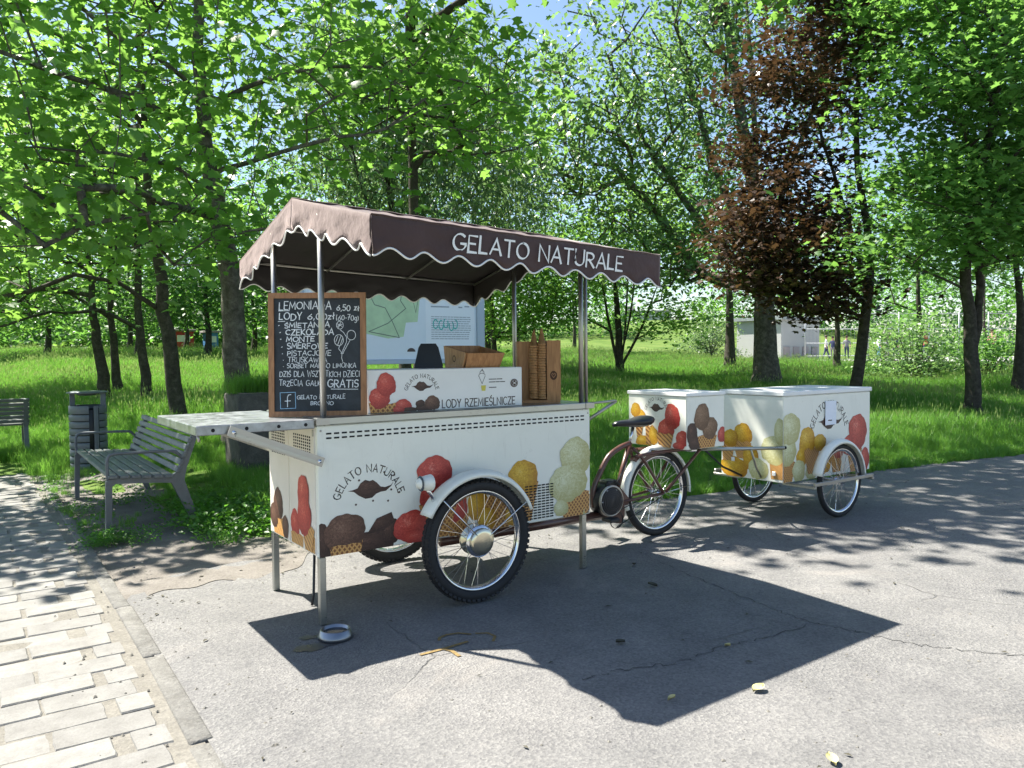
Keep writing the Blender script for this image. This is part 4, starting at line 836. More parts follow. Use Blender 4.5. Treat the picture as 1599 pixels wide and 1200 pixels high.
ribbon(mb, [(.4, -.6), (.42, -.57), (.47, -.555), (.53, -.57), (.57, -.62)], .016, fg, 0); ribbon(mb, [(.6, -.63), (.65, -.66), (.655, -.72), (.61, -.77)], .014, fg, .0003); ribbon(mb, [(.24, -.71), (.36, -.71), (.5, -.7)], .02, fg, .0006); ribbon(mb, [(.36, -.71), (.38, -.76), (.375, -.83)], .02, fg, .0009)
kind(mb.build('sprayed_mark', M['yellowmark']), 'structure')
for k, (x_, y_, s_, mt, lb) in enumerate([(1.19, -1.85, .07, 'dryleaf', 'pale dry leaf at the edge of the awning shadow'), (.92, -2.36, .06, 'dryleaf', 'pale dry leaf on the sunlit asphalt nearest the camera'), (1.89, -.55, .06, 'dryleaf2', 'dark curled leaf in the shade right of the cart leg'), (1.09, -1.12, .055, 'dryleaf2', 'dark curled leaf in the middle of the awning shadow'), (2.12, -.15, .05, 'dryleaf2', 'small dark leaf in the shade below the bicycle motor'), (1.47, -1.46, .03, 'dryleaf', 'tiny pale leaf scrap in the awning shadow'), (.83, -1.7, .035, 'dryleaf', 'tiny pale leaf scrap at the near tip of the shadow')]):
    V = []; nL = 7
    for i in range(nL):
        a = i/(nL-1); wv = math.sin(math.pi*a)**.7*.33+.01
        V += [(x_+(a-.5)*s_*math.cos(k)-q*wv*s_*math.sin(k), y_+(a-.5)*s_*math.sin(k)+q*wv*s_*math.cos(k), .006+abs(q)*.012+.008*a) for q in (-1, 0, 1)]
    F = [(i*3+j, i*3+j+1, (i+1)*3+j+1, (i+1)*3+j) for i in range(nL-1) for j in (0, 1)]
    o = MB().add(V, F, True).build('fallen_leaf', M[mt], None, (x_, y_, .006)); tag(o, lb, 'leaf', 'leaves fallen on the asphalt')
CRACKS = [[(2.38, -.01), (2.25, -.54), (2.15, -1.1), (2.1, -1.46), (2.16, -1.68), (2.22, -1.94), (2.33, -2.13), (2.54, -2.43)], [(.66, -1.32), (.91, -1.36), (1.15, -1.44), (1.47, -1.44), (1.66, -1.48), (2.09, -1.51)]]
M['crack'] = simple('crack_filler', (.05, .05, .05), .9)
gm = MB()
for i in range(420):
    x_, y_ = rnd.uniform(-.7, 4), rnd.uniform(-2.9, 1.5); s_ = rnd.uniform(.003, .009); h_ = s_*.7
    V = [(x_+s_*math.cos(a+i)*rnd.uniform(.7, 1.2), y_+s_*math.sin(a+i)*rnd.uniform(.7, 1.2), .001) for a in (0, 1.57, 3.14, 4.71)]+[(x_, y_, h_)]
    gm.add(V, [(0, 1, 4), (1, 2, 4), (2, 3, 4), (3, 0, 4)])
for i in range(260):
    x_, y_ = rnd.uniform(-1.2, -.5), rnd.uniform(-1.2, 6); s_ = rnd.uniform(.004, .012); z_ = 0
    V = [(x_+s_*math.cos(a+i)*rnd.uniform(.7, 1.2), y_+s_*math.sin(a+i)*rnd.uniform(.7, 1.2), z_) for a in (0, 1.57, 3.14, 4.71)]+[(x_, y_, z_+s_*.7)]
    gm.add(V, [(0, 1, 4), (1, 2, 4), (2, 3, 4), (3, 0, 4)])
kind(gm.build('grit', M['sand']), 'stuff')
lm_ = MB()
for i in range(230):
    x_ = rnd.uniform(-.7, 7); y_ = float(road_edge(x_))-abs(rnd.gauss(0, .5))-.05 if i < 150 else rnd.uniform(-2.4, 1.3); s_ = rnd.uniform(.008, .024); a = rnd.uniform(0, 6.28); c, q = math.cos(a)*s_, math.sin(a)*s_
    lm_.add([(x_-c, y_-q, .005), (x_-q*.4, y_+c*.4, .009), (x_+c, y_+q, .006), (x_+q*.4, y_-c*.4, .01)], [(0, 1, 2), (0, 2, 3)])
kind(lm_.build('leaf_litter', M['dryleaf2']), 'stuff')
ck = MB()
for j, P in enumerate(CRACKS):
    Q = smooth_pts([(a, b, 0) for a, b in P], 14); Q = [(q.x+.012*math.sin(i*1.7+j)+rnd.uniform(-.006, .006), q.y+.012*math.sin(i*1.1+2*j)+rnd.uniform(-.006, .006)) for i, q in enumerate(Q)]
    for i in range(len(Q)-1):
        if rnd.random() < .9: ribbon(ck, [Q[i], Q[i+1]], rnd.uniform(.0025, .0065), lambda u, v, w_: (u, v, .0028+w_), .0001*(i % 3))
kind(ck.build('asphalt_cracks', M['crack']), 'stuff')

# ================================================================== BENCHES, BIN, PLANTER, MAP BOARD
def copy_tree(o, loc, rz, parent=None):
    c = o.copy(); COL.objects.link(c); c.parent = parent
    if parent is None: c.location = loc; c.rotation_euler = (0, 0, rz)
    for ch in list(o.children): copy_tree(ch, None, 0, c)
    return c
bench = empty('park_bench', (-.3, 3.0, 0), 'grey slatted park bench with armrests, half hidden behind the fold-out table', 'bench', 'park benches along the path')
def frame(yy):
    mb = MB(); W2 = .028; fx = lambda u, v, w_: (u, yy-W2+w_, v)
    mb.prism([(-.615, .0), (-.575, .0), (-.56, .4), (-.535, .418), (-.2, .395), (-.12, .385), (.06, .0), (.105, .0), (-.02, .4), (.0, .5), (.105, .8), (.07, .815), (-.075, .47), (-.12, .445), (-.56, .462), (-.605, .44)], fx, 2*W2); return mb.build('end_frame', M['bench_frame'], bench)
for yy in (3.0, 5.15):
    f_ = frame(yy)
    tube('armrest', M['bench_frame'], f_, smooth_pts([(-.585, yy, .44), (-.592, yy, .56), (-.58, yy, .635), (-.53, yy, .655), (-.4, yy, .655), (-.12, yy, .648), (-.06, yy, .62), (-.0, yy, .54)], 4), .017, 8, flat=.8)
sl = MB().box(-.033, .033, 0, 2.24, -.015, .015, .006).mesh('seat_slat', M['slat'])
for i in range(6):
    o = link('seat_slat', sl, bench, (-.555+i*.083+.3, -.045, .474-.006*i)); o.rotation_euler = (0, .05, 0)
for i in range(6):
    t_ = i/5; o = link('back_slat', sl, bench, (-.045+.115*t_+.3-.02, -.045, .49+.3*t_)); o.rotation_euler = (0, -1.22, 0); o.scale = (.72, 1, 1)
b2 = copy_tree(bench, (-.85, 9.25, float(terrain(-1, 9.2))+.02), -math.pi/2); b2.location = (-2.97, 9.25, .06); b2['label'] = 'grey slatted park bench seen from behind at the left edge'
binr = empty('litter_bin', (-.24, 7.24, 0), 'grey round slatted litter bin with a flat roof standing in grass', 'litter bin')
cx, cy = -.24, 7.24
MB().lathe([(.0, .02), (.19, .02), (.19, .775), (.185, .78)], (cx, cy, 0), 'z', 40).build('liner', M['black'], binr)
A0 = -40; zz = .03
ring = None
for i in range(9):
    h_ = .075 if i < 8 else .1
    if ring is None or i == 8:
        ring = MB().lathe([(.195, 0), (.213, 0), (.215, .004), (.215, h_-.004), (.213, h_), (.195, h_)], (0, 0, 0), 'z', 44, R(-62), R(266)).mesh('bin_slat', M['binmetal'])
    link('bin_slat', ring, binr, (0, 0, zz)); zz += h_+.0125
for a in (-68, -96+22):
    mb = MB(); aa_ = R(a); 
    box('bin_post', M['binmetal'], binr, cx+.205*math.cos(aa_)-.016, cx+.205*math.cos(aa_)+.016, cy+.205*math.sin(aa_)-.01, cy+.205*math.sin(aa_)+.01, .02, .83, b=.003)
for sx_ in (-.2, .2): box('roof_post', M['binmetal'], binr, cx+sx_*.8-.03, cx+sx_*.8+.03, cy-.14*0+sx_*-.55-.012, cy+sx_*-.55+.012, .78, .985, b=.003)
MB().lathe([(0, .975), (.1, .955), (.12, .975), (.235, .985), (.237, 1.0), (.2, 1.008), (0, 1.012)], (cx, cy, 0), 'z', 40).build('bin_roof', M['binmetal'], binr)
pl = MB().box(1.0, 1.95, 5.0, 5.6, -.02, 1.0, .03, 2).build('stone_planter', M['planter'], None, (1.5, 5.3, 0)); tag(pl, 'dark mossy concrete planter with a grassy top behind the table', 'planter')
MB().box(1.05, 1.9, 5.05, 5.55, .995, 1.012).build('planter_soil', M['dirt'], pl)
mbr = empty('map_board', (2.9, 3.55, 0), 'large pale blue park map notice board on posts behind the cart', 'notice board')
pan = simple('board_print', (.6, .7, .76), .4, 0, .03, 3)
bf = simple('board_frame_grey', (.3, .38, .45), .4, .3, .05, 3)
BX0, BX1, BYY, BZ0, BZ1 = 1.2, 3.35, 3.55, 1.33, 2.3
box('panel', pan, mbr, BX0+.04, BX1-.1, BYY-.01, BYY+.02, BZ0+.05, BZ1-.05)
for xx, w_ in ((BX0-.02, .06), (BX1-.1, .1)): box('post', bf, mbr, xx, xx+w_, BYY-.035, BYY+.045, 0, BZ1+.03, b=.006)
box('rail', bf, mbr, BX0+.04, BX1-.1, BYY-.03, BYY+.04, BZ0, BZ0+.05, b=.004); box('rail', bf, mbr, BX0+.04, BX1-.1, BYY-.03, BYY+.04, BZ1-.05, BZ1, b=.004)
bfn = lambda u, v, w_: (u, BYY-.0105-w_, v)
gmp = simple('map_green', (.4, .58, .36), .5, 0, .12, 8); lns = simple('map_line', (.12, .17, .14), .5); txg = simple('board_text', (.3, .36, .4), .6); pnl = simple('map_sheet', (.68, .76, .8), .45, 0, .02, 4)
decal('map_area', [(1.5, 2.2), (2.55, 2.2), (2.5, 1.78), (2.36, 1.77), (2.33, 1.62), (2.15, 1.6), (1.9, 1.65), (1.5, 1.7)], bfn, gmp, mbr, lift=.001)
mb = MB()
for i, s_ in enumerate([[(1.75, 2.2), (1.92, 2.1), (2.0, 1.95), (2.12, 1.92), (2.2, 1.78), (2.28, 1.61)], [(1.93, 1.67), (2.15, 1.76), (2.36, 1.92), (2.3, 2.0), (2.34, 2.2)], [(1.93, 1.67), (2.28, 1.61)], [(2.4, 2.2), (2.48, 1.88), (2.55, 2.2)]]): ribbon(mb, s_, .009, bfn, .0015+i*.0003)
mb.build('map_paths', lns, mbr)
decal('text_sheet', [(2.6, 1.47), (3.22, 1.47), (3.22, 2.24), (2.6, 2.24)], bfn, pnl, mbr, lift=.001)
mb = MB(); rt = random.Random(8)
for r_ in range(11):
    u = 2.67; v = 1.84-r_*.024
    while u < 3.15:
        w_ = rt.uniform(.02, .06); ribbon(mb, [(u, v), (min(u+w_, 3.17), v)], .009, bfn, .0022); u += w_+.012
for u, v, w_ in ((2.67, 1.95, .22), (2.67, 2.07, .5), (3.02, 1.95, .04), (3.1, 1.96, .05)): ribbon(mb, [(u, v), (u+w_, v)], .016, bfn, .0022)
kind(mb.build('small_print', txg, mbr), 'stuff')
mb = MB()
for i, (a, b) in enumerate(((2.72, 1.76), (2.79, 1.75), (2.85, 1.77), (2.92, 1.74), (2.97, 1.76))): ribbon(mb, arc(a, b, .028, .05, 30+i*40, 330+i*30, 10), .012, bfn, .003+.0002*i)
mb.build('sprayed_scrawl', M['tealpaint'], mbr)
decal('round_badge', arc(2.42, 1.46, .05, .04, 0, 180, 12), bfn, M['letter_dark'], mbr, lift=.0012); decal('round_badge', blob(2.98, 1.5, .018, .02, 2, 0, 16), bfn, M['bluepaint'], mbr, lift=.0025); decal('square_badge', [(3.08, 1.48), (3.12, 1.48), (3.12, 1.52), (3.08, 1.52)], bfn, M['letter_dark'], mbr, lift=.0025)

# ================================================================== TREES
SH = (.29, -.575)
LIT = [(-4, 9, 4.8, 11.5, .94), (-3, 14, 16, 45, .7), (7.6, 19, 1.05, 4.4, .96), (2.6, 7.6, 1.6, 4.6, .75)]   # sunny parts of the meadow
def shade_ok(p, soft):
    """foliage stands where its shadow leaves the sunny forecourt open"""
    gx, gy = p[0]+SH[0]*p[2], p[1]+SH[1]*p[2]
    if gx < 2.55 and gy < 1.55+soft*.5: return False
    if gx >= 2.55 and gy < -2.0+soft*.4: return False
    for x0, x1, y0, y1, k in LIT:
        if x0 < gx < x1 and y0 < gy < y1: return (math.sin(p[0]*91.7+p[1]*47.3+p[2]*31.1)*43758.5) % 1 > k
    return True
T_DIAMOND = (np.array([(0, 0, 0), (-.3, .42, .07), (0, 1, -.04), (.3, .42, .07)]), [(0, 2, 1), (0, 3, 2)])
T_SLIM = (np.array([(0, 0, 0), (-.13, .45, .03), (0, 1, -.08), (.13, .45, .03)]), [(0, 2, 1), (0, 3, 2)])
_lob = [(0, 0), (.2, .1), (.52, .06), (.42, .32), (.62, .52), (.36, .58), (.3, .78), (.14, .74), (0, 1), (-.14, .74), (-.3, .78), (-.36, .58), (-.62, .52), (-.42, .32), (-.52, .06), (-.2, .1)]
T_LOBED = (np.array([(0, .38, .03)]+[(a, b, -.22*abs(a)**1.5-.12*b*b) for a, b in _lob]), [(0, 1+(i+1) % 16, 1+i) for i in range(16)])
_l5 = [(0, 0), (.45, .1), (.3, .35), (.5, .62), (.16, .66), (0, 1), (-.16, .66), (-.5, .62), (-.3, .35), (-.45, .1)]
T_STAR = (np.array([(a, b, -.15*abs(a)-.1*b*b) for a, b in _l5]), [(0, 2, 1), (0, 5, 2), (2, 4, 3), (0, 8, 5), (0, 9, 8), (6, 8, 7), (2, 5, 4), (5, 8, 6)])
def leaf_mesh(name, C, tmpl, size, mat, rs, up=.75, droop=.0, var=.48):
    N_ = len(C); V0, F0 = tmpl; k = len(V0)
    nrm = rs.normal(size=(N_, 3))*.62; nrm[:, 2] = np.abs(nrm[:, 2])*.6+up; nrm /= np.linalg.norm(nrm, axis=1)[:, None]
    t_ = rs.normal(size=(N_, 3)); t_[:, 2] -= droop; t_ -= nrm*(t_*nrm).sum(1)[:, None]; t_ /= np.linalg.norm(t_, axis=1)[:, None]
    b = np.cross(t_, nrm); s_ = size*(1-var+2*var*rs.rand(N_))
    V = C[:, None, :]+s_[:, None, None]*(V0[None, :, 0, None]*b[:, None, :]+V0[None, :, 1, None]*t_[:, None, :]+V0[None, :, 2, None]*nrm[:, None, :])
    F = (np.array(F0)[None]+np.arange(N_)[:, None, None]*k).reshape(-1)
    me = bpy.data.meshes.new(name); nf = N_*len(F0)
    me.vertices.add(N_*k); me.vertices.foreach_set('co', V.astype(np.float32).ravel())
    me.loops.add(nf*3); me.loops.foreach_set('vertex_index', F.astype(np.int32)); me.polygons.add(nf)
    me.polygons.foreach_set('loop_start', np.arange(0, nf*3, 3, dtype=np.int32)); me.polygons.foreach_set('loop_total', np.full(nf, 3, np.int32))
    me.update(calc_edges=True); me.materials.append(mat); return me, (nrm, t_, b, s_)
TRI = [0]; DENS = .6
def tree(name, base, trunk, r0, blobs, leaf, label, seed, bark='bark', limbs=(), per=55, spread=.5, flat=.5, size=.13, tmpl=T_DIAMOND, up=.75, droop=0, dmin=.45, shade=True, group=None, sides=6, big=None, fork=1.0):
    rs = np.random.RandomState(seed); base = np.array(base, float)
    root = empty(name, tuple(base), label, 'tree', group)
    pos = []; par = []; rad = []
    def chain(pts, start, rr=None):
        P = smooth_pts(pts, 3); last = start
        for i, p in enumerate(P):
            if i == 0 and start >= 0: continue
            pos.append(np.array(p)+rs.normal(size=3)*.015); par.append(last); last = len(pos)-1
        return last
    chain(trunk, -1); nt_ = len(pos)
    for lb in limbs:
        d = [np.linalg.norm(np.array(lb[0])-q) for q in pos[:nt_]]; chain(lb, int(np.argmin(d)))
    nfix = len(pos)
    Cl = []
    for (c, r_, n) in blobs:
        got = 0; tries = 0
        while got < n and tries < n*14:
            tries += 1; v = rs.normal(size=3); v /= np.linalg.norm(v); q = np.array(c)+v*np.array(r_)*(rs.rand()**.42)
            if q[2] < base[2]+1.2: continue
            if shade and not shade_ok(q, rs.normal()*.5): continue
            if Cl and np.min(np.linalg.norm(np.array(Cl)-q, axis=1)) < dmin: continue
            Cl.append(q); got += 1
    Cl = np.array(Cl); tr0 = np.array(pos[:nfix])
    order = np.argsort([np.min(np.linalg.norm(tr0-c, axis=1)) for c in Cl]); tips = []
    for ci in order:
        c = Cl[ci]; A = np.array(pos); dv = c-A; d = np.linalg.norm(dv, axis=1)
        cost = d+1.6*np.clip(A[:, 2]-c[2]+.12*d, 0, None); cost[A[:, 2] < base[2]+1.3] += 4; j = int(np.argmin(cost)); dd = d[j]
        k = max(1, int(dd/.55)); sd = rs.normal(size=3)*.1*dd; last = j
        for i in range(1, k+1):
            t_ = i/k; p = A[j]+dv[j]*t_+sd*math.sin(math.pi*t_)+np.array([0, 0, .09*dd*math.sin(math.pi*t_)]); pos.append(p); par.append(last); last = len(pos)-1
        tips.append(last)
    n = len(pos); a2 = np.zeros(n); child = np.zeros(n, bool)
    for p in par:
        if p >= 0: child[p] = True
    for i in range(n-1, -1, -1):
        if not child[i]: a2[i] = .010**2.1
        if par[i] >= 0: a2[par[i]] += a2[i]
    rad = a2**(1/2.1)*fork; rad[:nt_] = np.maximum(rad[:nt_]*.8, r0*(1-.88*np.linspace(0, 1, nt_)**.75)); rad = np.minimum(rad, r0)
    off = Vector(base); mbw = MB(); mbt = MB()
    P = [Vector(q)-off for q in pos]
    tk = P[:nt_]; rr = list(rad[:nt_]); rr[0] *= 1.3; rr[1] *= 1.1
    mbt.tube([tk[0]-Vector((0, 0, .4))]+tk, [rr[0]*1.35]+rr, 12); me = mbt.mesh('trunk', M[bark]); link('trunk', me, root)
    for i in range(nt_, n):
        a, b = P[par[i]], P[i]; ra, rb_ = min(rad[par[i]], rad[i]*1.35), rad[i]; sd_ = sides if rb_ > .03 else (4 if rb_ > .015 else 3)
        if rb_ < .006: continue
        mbw.tube([a, b+(b-a)*.06], [ra, rb_], sd_, False)
    if mbw.V: kind(link('branches', mbw.mesh('branches', M[bark]), root), 'stuff')
    L_ = []
    for i in tips:
        m_ = max(3, int(per*DENS*rs.uniform(.5, 1.5))); q = rs.normal(size=(m_, 3))*np.array([spread, spread, spread*flat])*rs.uniform(.75, 1.25); L_.append(np.array(pos[i])+q-base)
    L_ = np.concatenate(L_)
    if shade:
        W_ = L_+base; gx = W_[:, 0]+SH[0]*W_[:, 2]; gy = W_[:, 1]+SH[1]*W_[:, 2]; L_ = L_[~((gx < 2.45) & (gy < 1.35)) & (W_[:, 2] > .9)]
    if big:      # leaves large enough to tell apart become parts of their own
        Wd = L_+base-np.array(camp); z = Wd@np.array(_f); px = Wd@np.array(_r)/np.maximum(z, .1)*1209.9; py = Wd@np.array(_u)/np.maximum(z, .1)*1209.9
        vis = np.where((z > 1) & (np.abs(px) < 790) & (np.abs(py+0) < 590), z, 1e9); idx = np.argsort(vis)[:big]
        lm = [MB().add([tuple(v*np.array([1, 1, 1+.6*q])) for v in tmpl[0]], [f for f in tmpl[1]]).mesh('leaf', M[leaf]) for q in range(4)]
        for i in idx:
            o = link('leaf', lm[rs.randint(4)], root, tuple(L_[i])); o.scale = (size*1.1,)*3; o.rotation_euler = (rs.normal()*.55, rs.normal()*.55, rs.uniform(0, 6.28))
        L_ = np.delete(L_, idx, 0)
    me, _ = leaf_mesh('crown', L_, tmpl, size, M[leaf], rs, up, droop); kind(link('crown', me, root), 'stuff')
    TRI[0] += len(me.polygons)+len(mbw.F)*2
    return root
# plane tree nearest the path
tree('plane_tree', (1.62, 7.2, .15), [(1.64, 7.2, .15), (1.62, 7.2, .86), (1.59, 7.21, 1.76), (1.52, 7.12, 2.64), (1.39, 7.16, 3.42), (1.29, 7.18, 4.1), (1.23, 7.2, 4.95), (1.24, 7.3, 5.93), (1.37, 7.47, 7.15), (1.57, 7.73, 8.56), (1.7, 8, 10)], .215,
     [((-.9, 6.3, 3.8), (3.0, 1.9, 1.5), 105), ((.4, 7.2, 5.6), (3.4, 2.2, 1.7), 110), ((3.2, 6.6, 5.2), (2.9, 1.7, 1.5), 80), ((1.5, 8.6, 7.5), (4.2, 2.8, 2.2), 50), ((-2.6, 7, 5), (2.2, 2.2, 2.2), 50), ((.2, 5.6, 2.95), (1.9, 1.0, .75), 26)], 'leaf_plane',
     'plane tree with mottled trunk and big lobed leaves just left of the awning', 11, 'bark',
     [[(1.27, 7.19, 4.32), (.79, 6.89, 4.5), (.22, 6.59, 4.57), (-.47, 6.37, 4.65), (-1.09, 6.12, 4.68), (-1.9, 5.9, 4.7)], [(1.22, 7.2, 4.95), (.81, 7.09, 5.22), (.34, 6.97, 5.37), (-.07, 6.83, 5.5), (-.55, 6.68, 5.74), (-1.4, 6.6, 6)],
      [(1.33, 7.17, 3.72), (.55, 6.53, 3.83), (-.21, 6.04, 3.73), (-.81, 5.5, 3.61)], [(1.39, 7.16, 3.29), (.77, 6.38, 3.28), (.1, 5.59, 3.26), (-.46, 5.2, 3.17)],
      [(1.28, 7.18, 4.83), (1.79, 6.63, 5.07), (2.65, 6.54, 5.42), (3.79, 6.46, 5.59), (5.14, 6.3, 5.56)], [(1.36, 7.16, 3.94), (1.77, 6.63, 4.05), (2.26, 6.04, 4.2), (3.26, 5.83, 4.52)], [(1.42, 7.15, 3.07), (1.67, 6.66, 3.07), (2.01, 6.13, 3.19)]],
     per=30, spread=.36, flat=.55, size=.13, tmpl=T_LOBED, up=.7, dmin=.38, shade=True, sides=8, big=290, fork=.78)
tree('plane_tree', (5.0, 8.2, .18), [(5, 8.2, .18), (5.0, 8.2, 2), (4.98, 8.2, 4), (4.95, 8.25, 6), (4.95, 8.3, 8), (5, 8.3, 10), (5.1, 8.3, 11.5)], .1,
     [((5.2, 7.3, 5.9), (3.2, 1.6, 1.0), 50), ((4.6, 5.5, 8.5), (4.4, 2.3, 1.1), 190), ((8.9, 5.2, 8.6), (3.2, 1.8, .9), 70), ((4.8, 8.6, 10), (3.8, 2.4, 1.8), 50)], 'leaf_plane',
     'slender plane tree rising straight up behind the awning with leafy outer boughs', 12, 'bark_d', [[(4.98, 8.2, 4.9), (5.6, 7.9, 4.95), (6.6, 7.6, 5.05), (7.6, 7.4, 5.6)], [(4.95, 8.3, 7), (6.5, 7.6, 8), (8.5, 6.8, 8.3), (10.5, 6, 8.4)]],
     per=38, spread=.45, size=.17, tmpl=T_STAR, shade=True, dmin=.45)
# row of park trees on the left
RW = 'row of park trees in the left meadow'
for k, (tp, r_, cz, lb) in enumerate([
    ([(1.37, 9.83, .27), (1.35, 9.83, .67), (1.25, 9.86, 1.83), (1.16, 9.87, 2.78), (1.07, 9.89, 3.71), (.98, 9.91, 5.14), (.99, 9.9, 6.67), (1, 10, 8.5)], .165, 6.4, 'stout leaning trunk nearest in the row of park trees left of the plane tree'),
    ([(1.78, 14.85, .42), (1.76, 14.85, .77), (1.71, 14.85, 1.7), (1.65, 14.86, 2.96), (1.69, 14.86, 4.65), (1.76, 14.84, 6.46), (1.85, 14.83, 8.4)], .15, 6.8, 'second tree from the front in the left row, with a straight slim trunk'),
    ([(1.78, 18.9, .5), (1.75, 18.9, .88), (1.69, 18.9, 1.93), (1.65, 18.91, 3.77), (1.67, 18.91, 5.77), (1.7, 18.9, 8)], .16, 7, 'third tree in the left row, slim trunk farther back in the meadow'),
    ([(1.07, 15.96, .4), (1.05, 15.96, 1.01), (.97, 15.97, 1.86), (.87, 15.98, 2.58), (.86, 15.99, 3.45), (.84, 15.99, 5.17), (.8, 16, 7.6)], .165, 6.6, 'leftmost dark leaning trunk of the left row, above the litter bin')]):
    c = tp[-1]; tree('park_tree', tp[0], tp, r_, [((c[0]-1.3, c[1]+.4, cz-1.6), (3.4, 2.8, 1.8), 95), ((c[0]-.4, c[1]+.6, cz+1), (3.2, 2.8, 2.4), 85), ((c[0]-3, c[1], 3.1), (2.0, 2.2, 1.2), 36)], 'leaf_ash', lb, 20+k, 'bark_d', per=42, spread=.5, size=.15, tmpl=T_STAR if k == 0 else T_DIAMOND, shade=True, group=RW)
# far-left wood behind the meadow
FW = 'trees of the wood behind the left meadow'
FARL = ['dark-stemmed tree at the far left edge of the wood', 'tree of the far wood above the litter bin', 'tree of the far wood behind the leftmost leaning trunk', 'tree of the far wood behind the row, near the red kiosk', 'tree of the far wood right of the red kiosk', 'slim tree of the far wood beside the blue banner', 'tree of the far wood seen left of the chalk board', 'tall far tree hidden behind the chalk board', 'far tree behind the map board', 'tall far tree showing above the awning ridge', 'bushy tree low at the left picture edge, nearer than the wood']
for k, (x_, y_, h_, rx) in enumerate([(-1.5, 44, 13, 5), (2.5, 50, 14, 5.5), (6.4, 44, 13, 5), (8.2, 58, 15, 6), (12.5, 60, 15, 6), (9.2, 40, 11, 3.6), (13.5, 46, 14, 5.5), (17, 42, 14, 5.5), (21, 44, 14, 5), (14, 30, 13, 4.6), (-2.6, 22, 9, 3.6)]):
    z0 = float(terrain(x_, y_)); tp = [(x_, y_, z0), (x_+.1, y_, z0+1.5), (x_, y_+.1, z0+3.5), (x_+.2, y_, z0+h_*.55), (x_+.1, y_, z0+h_*.92)]
    tree('wood_tree', tp[0], tp, .22, [((x_, y_, z0+h_*.62), (rx, rx*.8, h_*.36), 130), ((x_-.5, y_-1.5, z0+3.4), (rx*1.05, 2.2, 1.7), 55)], 'leaf_far' if k != 10 else 'leaf_ash', FARL[k], 40+k, 'bark_d', per=60, spread=.72, size=.26 if k < 9 else .2, dmin=.6, shade=(k == 10), group=FW)
# middle trees with sky between them
tree('willow_tree', (8.6, 15.7, .45), [(8.6, 15.7, .45), (8.6, 15.7, 2.5), (8.45, 15.7, 4.5), (8.1, 15.8, 7), (7.9, 15.9, 10)], .2, [((9.2, 15.8, 7.2), (3.2, 2.4, 3.2), 110), ((7.6, 16.2, 8.5), (3.2, 2.4, 3), 75)], 'leaf_willow', 'dark forking tree with fine drooping leaves behind the awning', 61, 'bark_d',
     [[(8.5, 15.7, 4.2), (9.0, 15.7, 6), (9.3, 15.8, 8.5)], [(8.5, 15.7, 4), (7.6, 15.8, 5.6), (7.1, 15.9, 7.5)]], per=130, spread=.42, flat=1.4, size=.26, tmpl=T_SLIM, up=.1, droop=1.2)
tree('willow_tree', (14.5, 20.5, .55), [(14.5, 20.5, .55), (14.6, 20.5, 3), (14.9, 20.6, 5.5), (15.3, 20.7, 8), (15.4, 20.8, 11)], .19, [((14.8, 20.6, 7.5), (3.2, 2.4, 3.6), 95), ((13, 20.8, 11), (3.4, 2.4, 3), 70)], 'leaf_willow', 'airy willow with hanging twigs above the middle of the awning', 62, 'bark_d', per=130, spread=.45, flat=1.4, size=.28, tmpl=T_SLIM, up=.1, droop=1.2)
tree('linden_tree', (13.3, 18.2, .5), [(13.3, 18.2, .5), (13.3, 18.2, 2), (13.25, 18.3, 4), (13.3, 18.3, 6)], .14, [((13.4, 17.6, 3.3), (2.6, 1.8, 1.7), 90), ((12.2, 18, 4.6), (2, 1.6, 1.3), 30)], 'leaf_ash', 'low bright linden filling the gap right of the map board', 71, 'bark_d', per=95, spread=.5, size=.15)
mt = tree('maple_tree', (17.64, 16.6, .5), [(17.64, 16.6, .5), (17.62, 16.6, 1.2), (17.59, 16.62, 2.62), (17.51, 16.7, 4.21), (17.44, 16.76, 6.48), (17.3, 16.9, 8.4)], .2, [((17.6, 16.4, 5.4), (3.6, 2.4, 2.4), 90), ((19.1, 15.5, 2.7), (1.5, 1.2, .7), 18), ((15.2, 16.8, 4.0), (1.8, 1.8, 1.7), 34)], 'leaf_ash',
     'multi-stemmed bright green maple between the awning end and the open meadow', 63, 'bark_d', [[(17.63, 16.6, .9), (17.9, 16.5, 2.2), (18.2, 16.4, 4), (18.3, 16.4, 6.4)], [(17.63, 16.6, .8), (17.3, 16.7, 2.2), (16.9, 16.8, 4.2), (16.6, 16.9, 6)], [(17.63, 16.6, .9), (18.25, 16.4, 1.9), (18.8, 16.2, 3.2), (19.3, 16, 4.5)], [(17.63, 16.6, .7), (17.75, 16.4, 2.4), (17.8, 16.3, 5), (17.9, 16.3, 8)]], per=100, spread=.5, size=.17, fork=1.25)
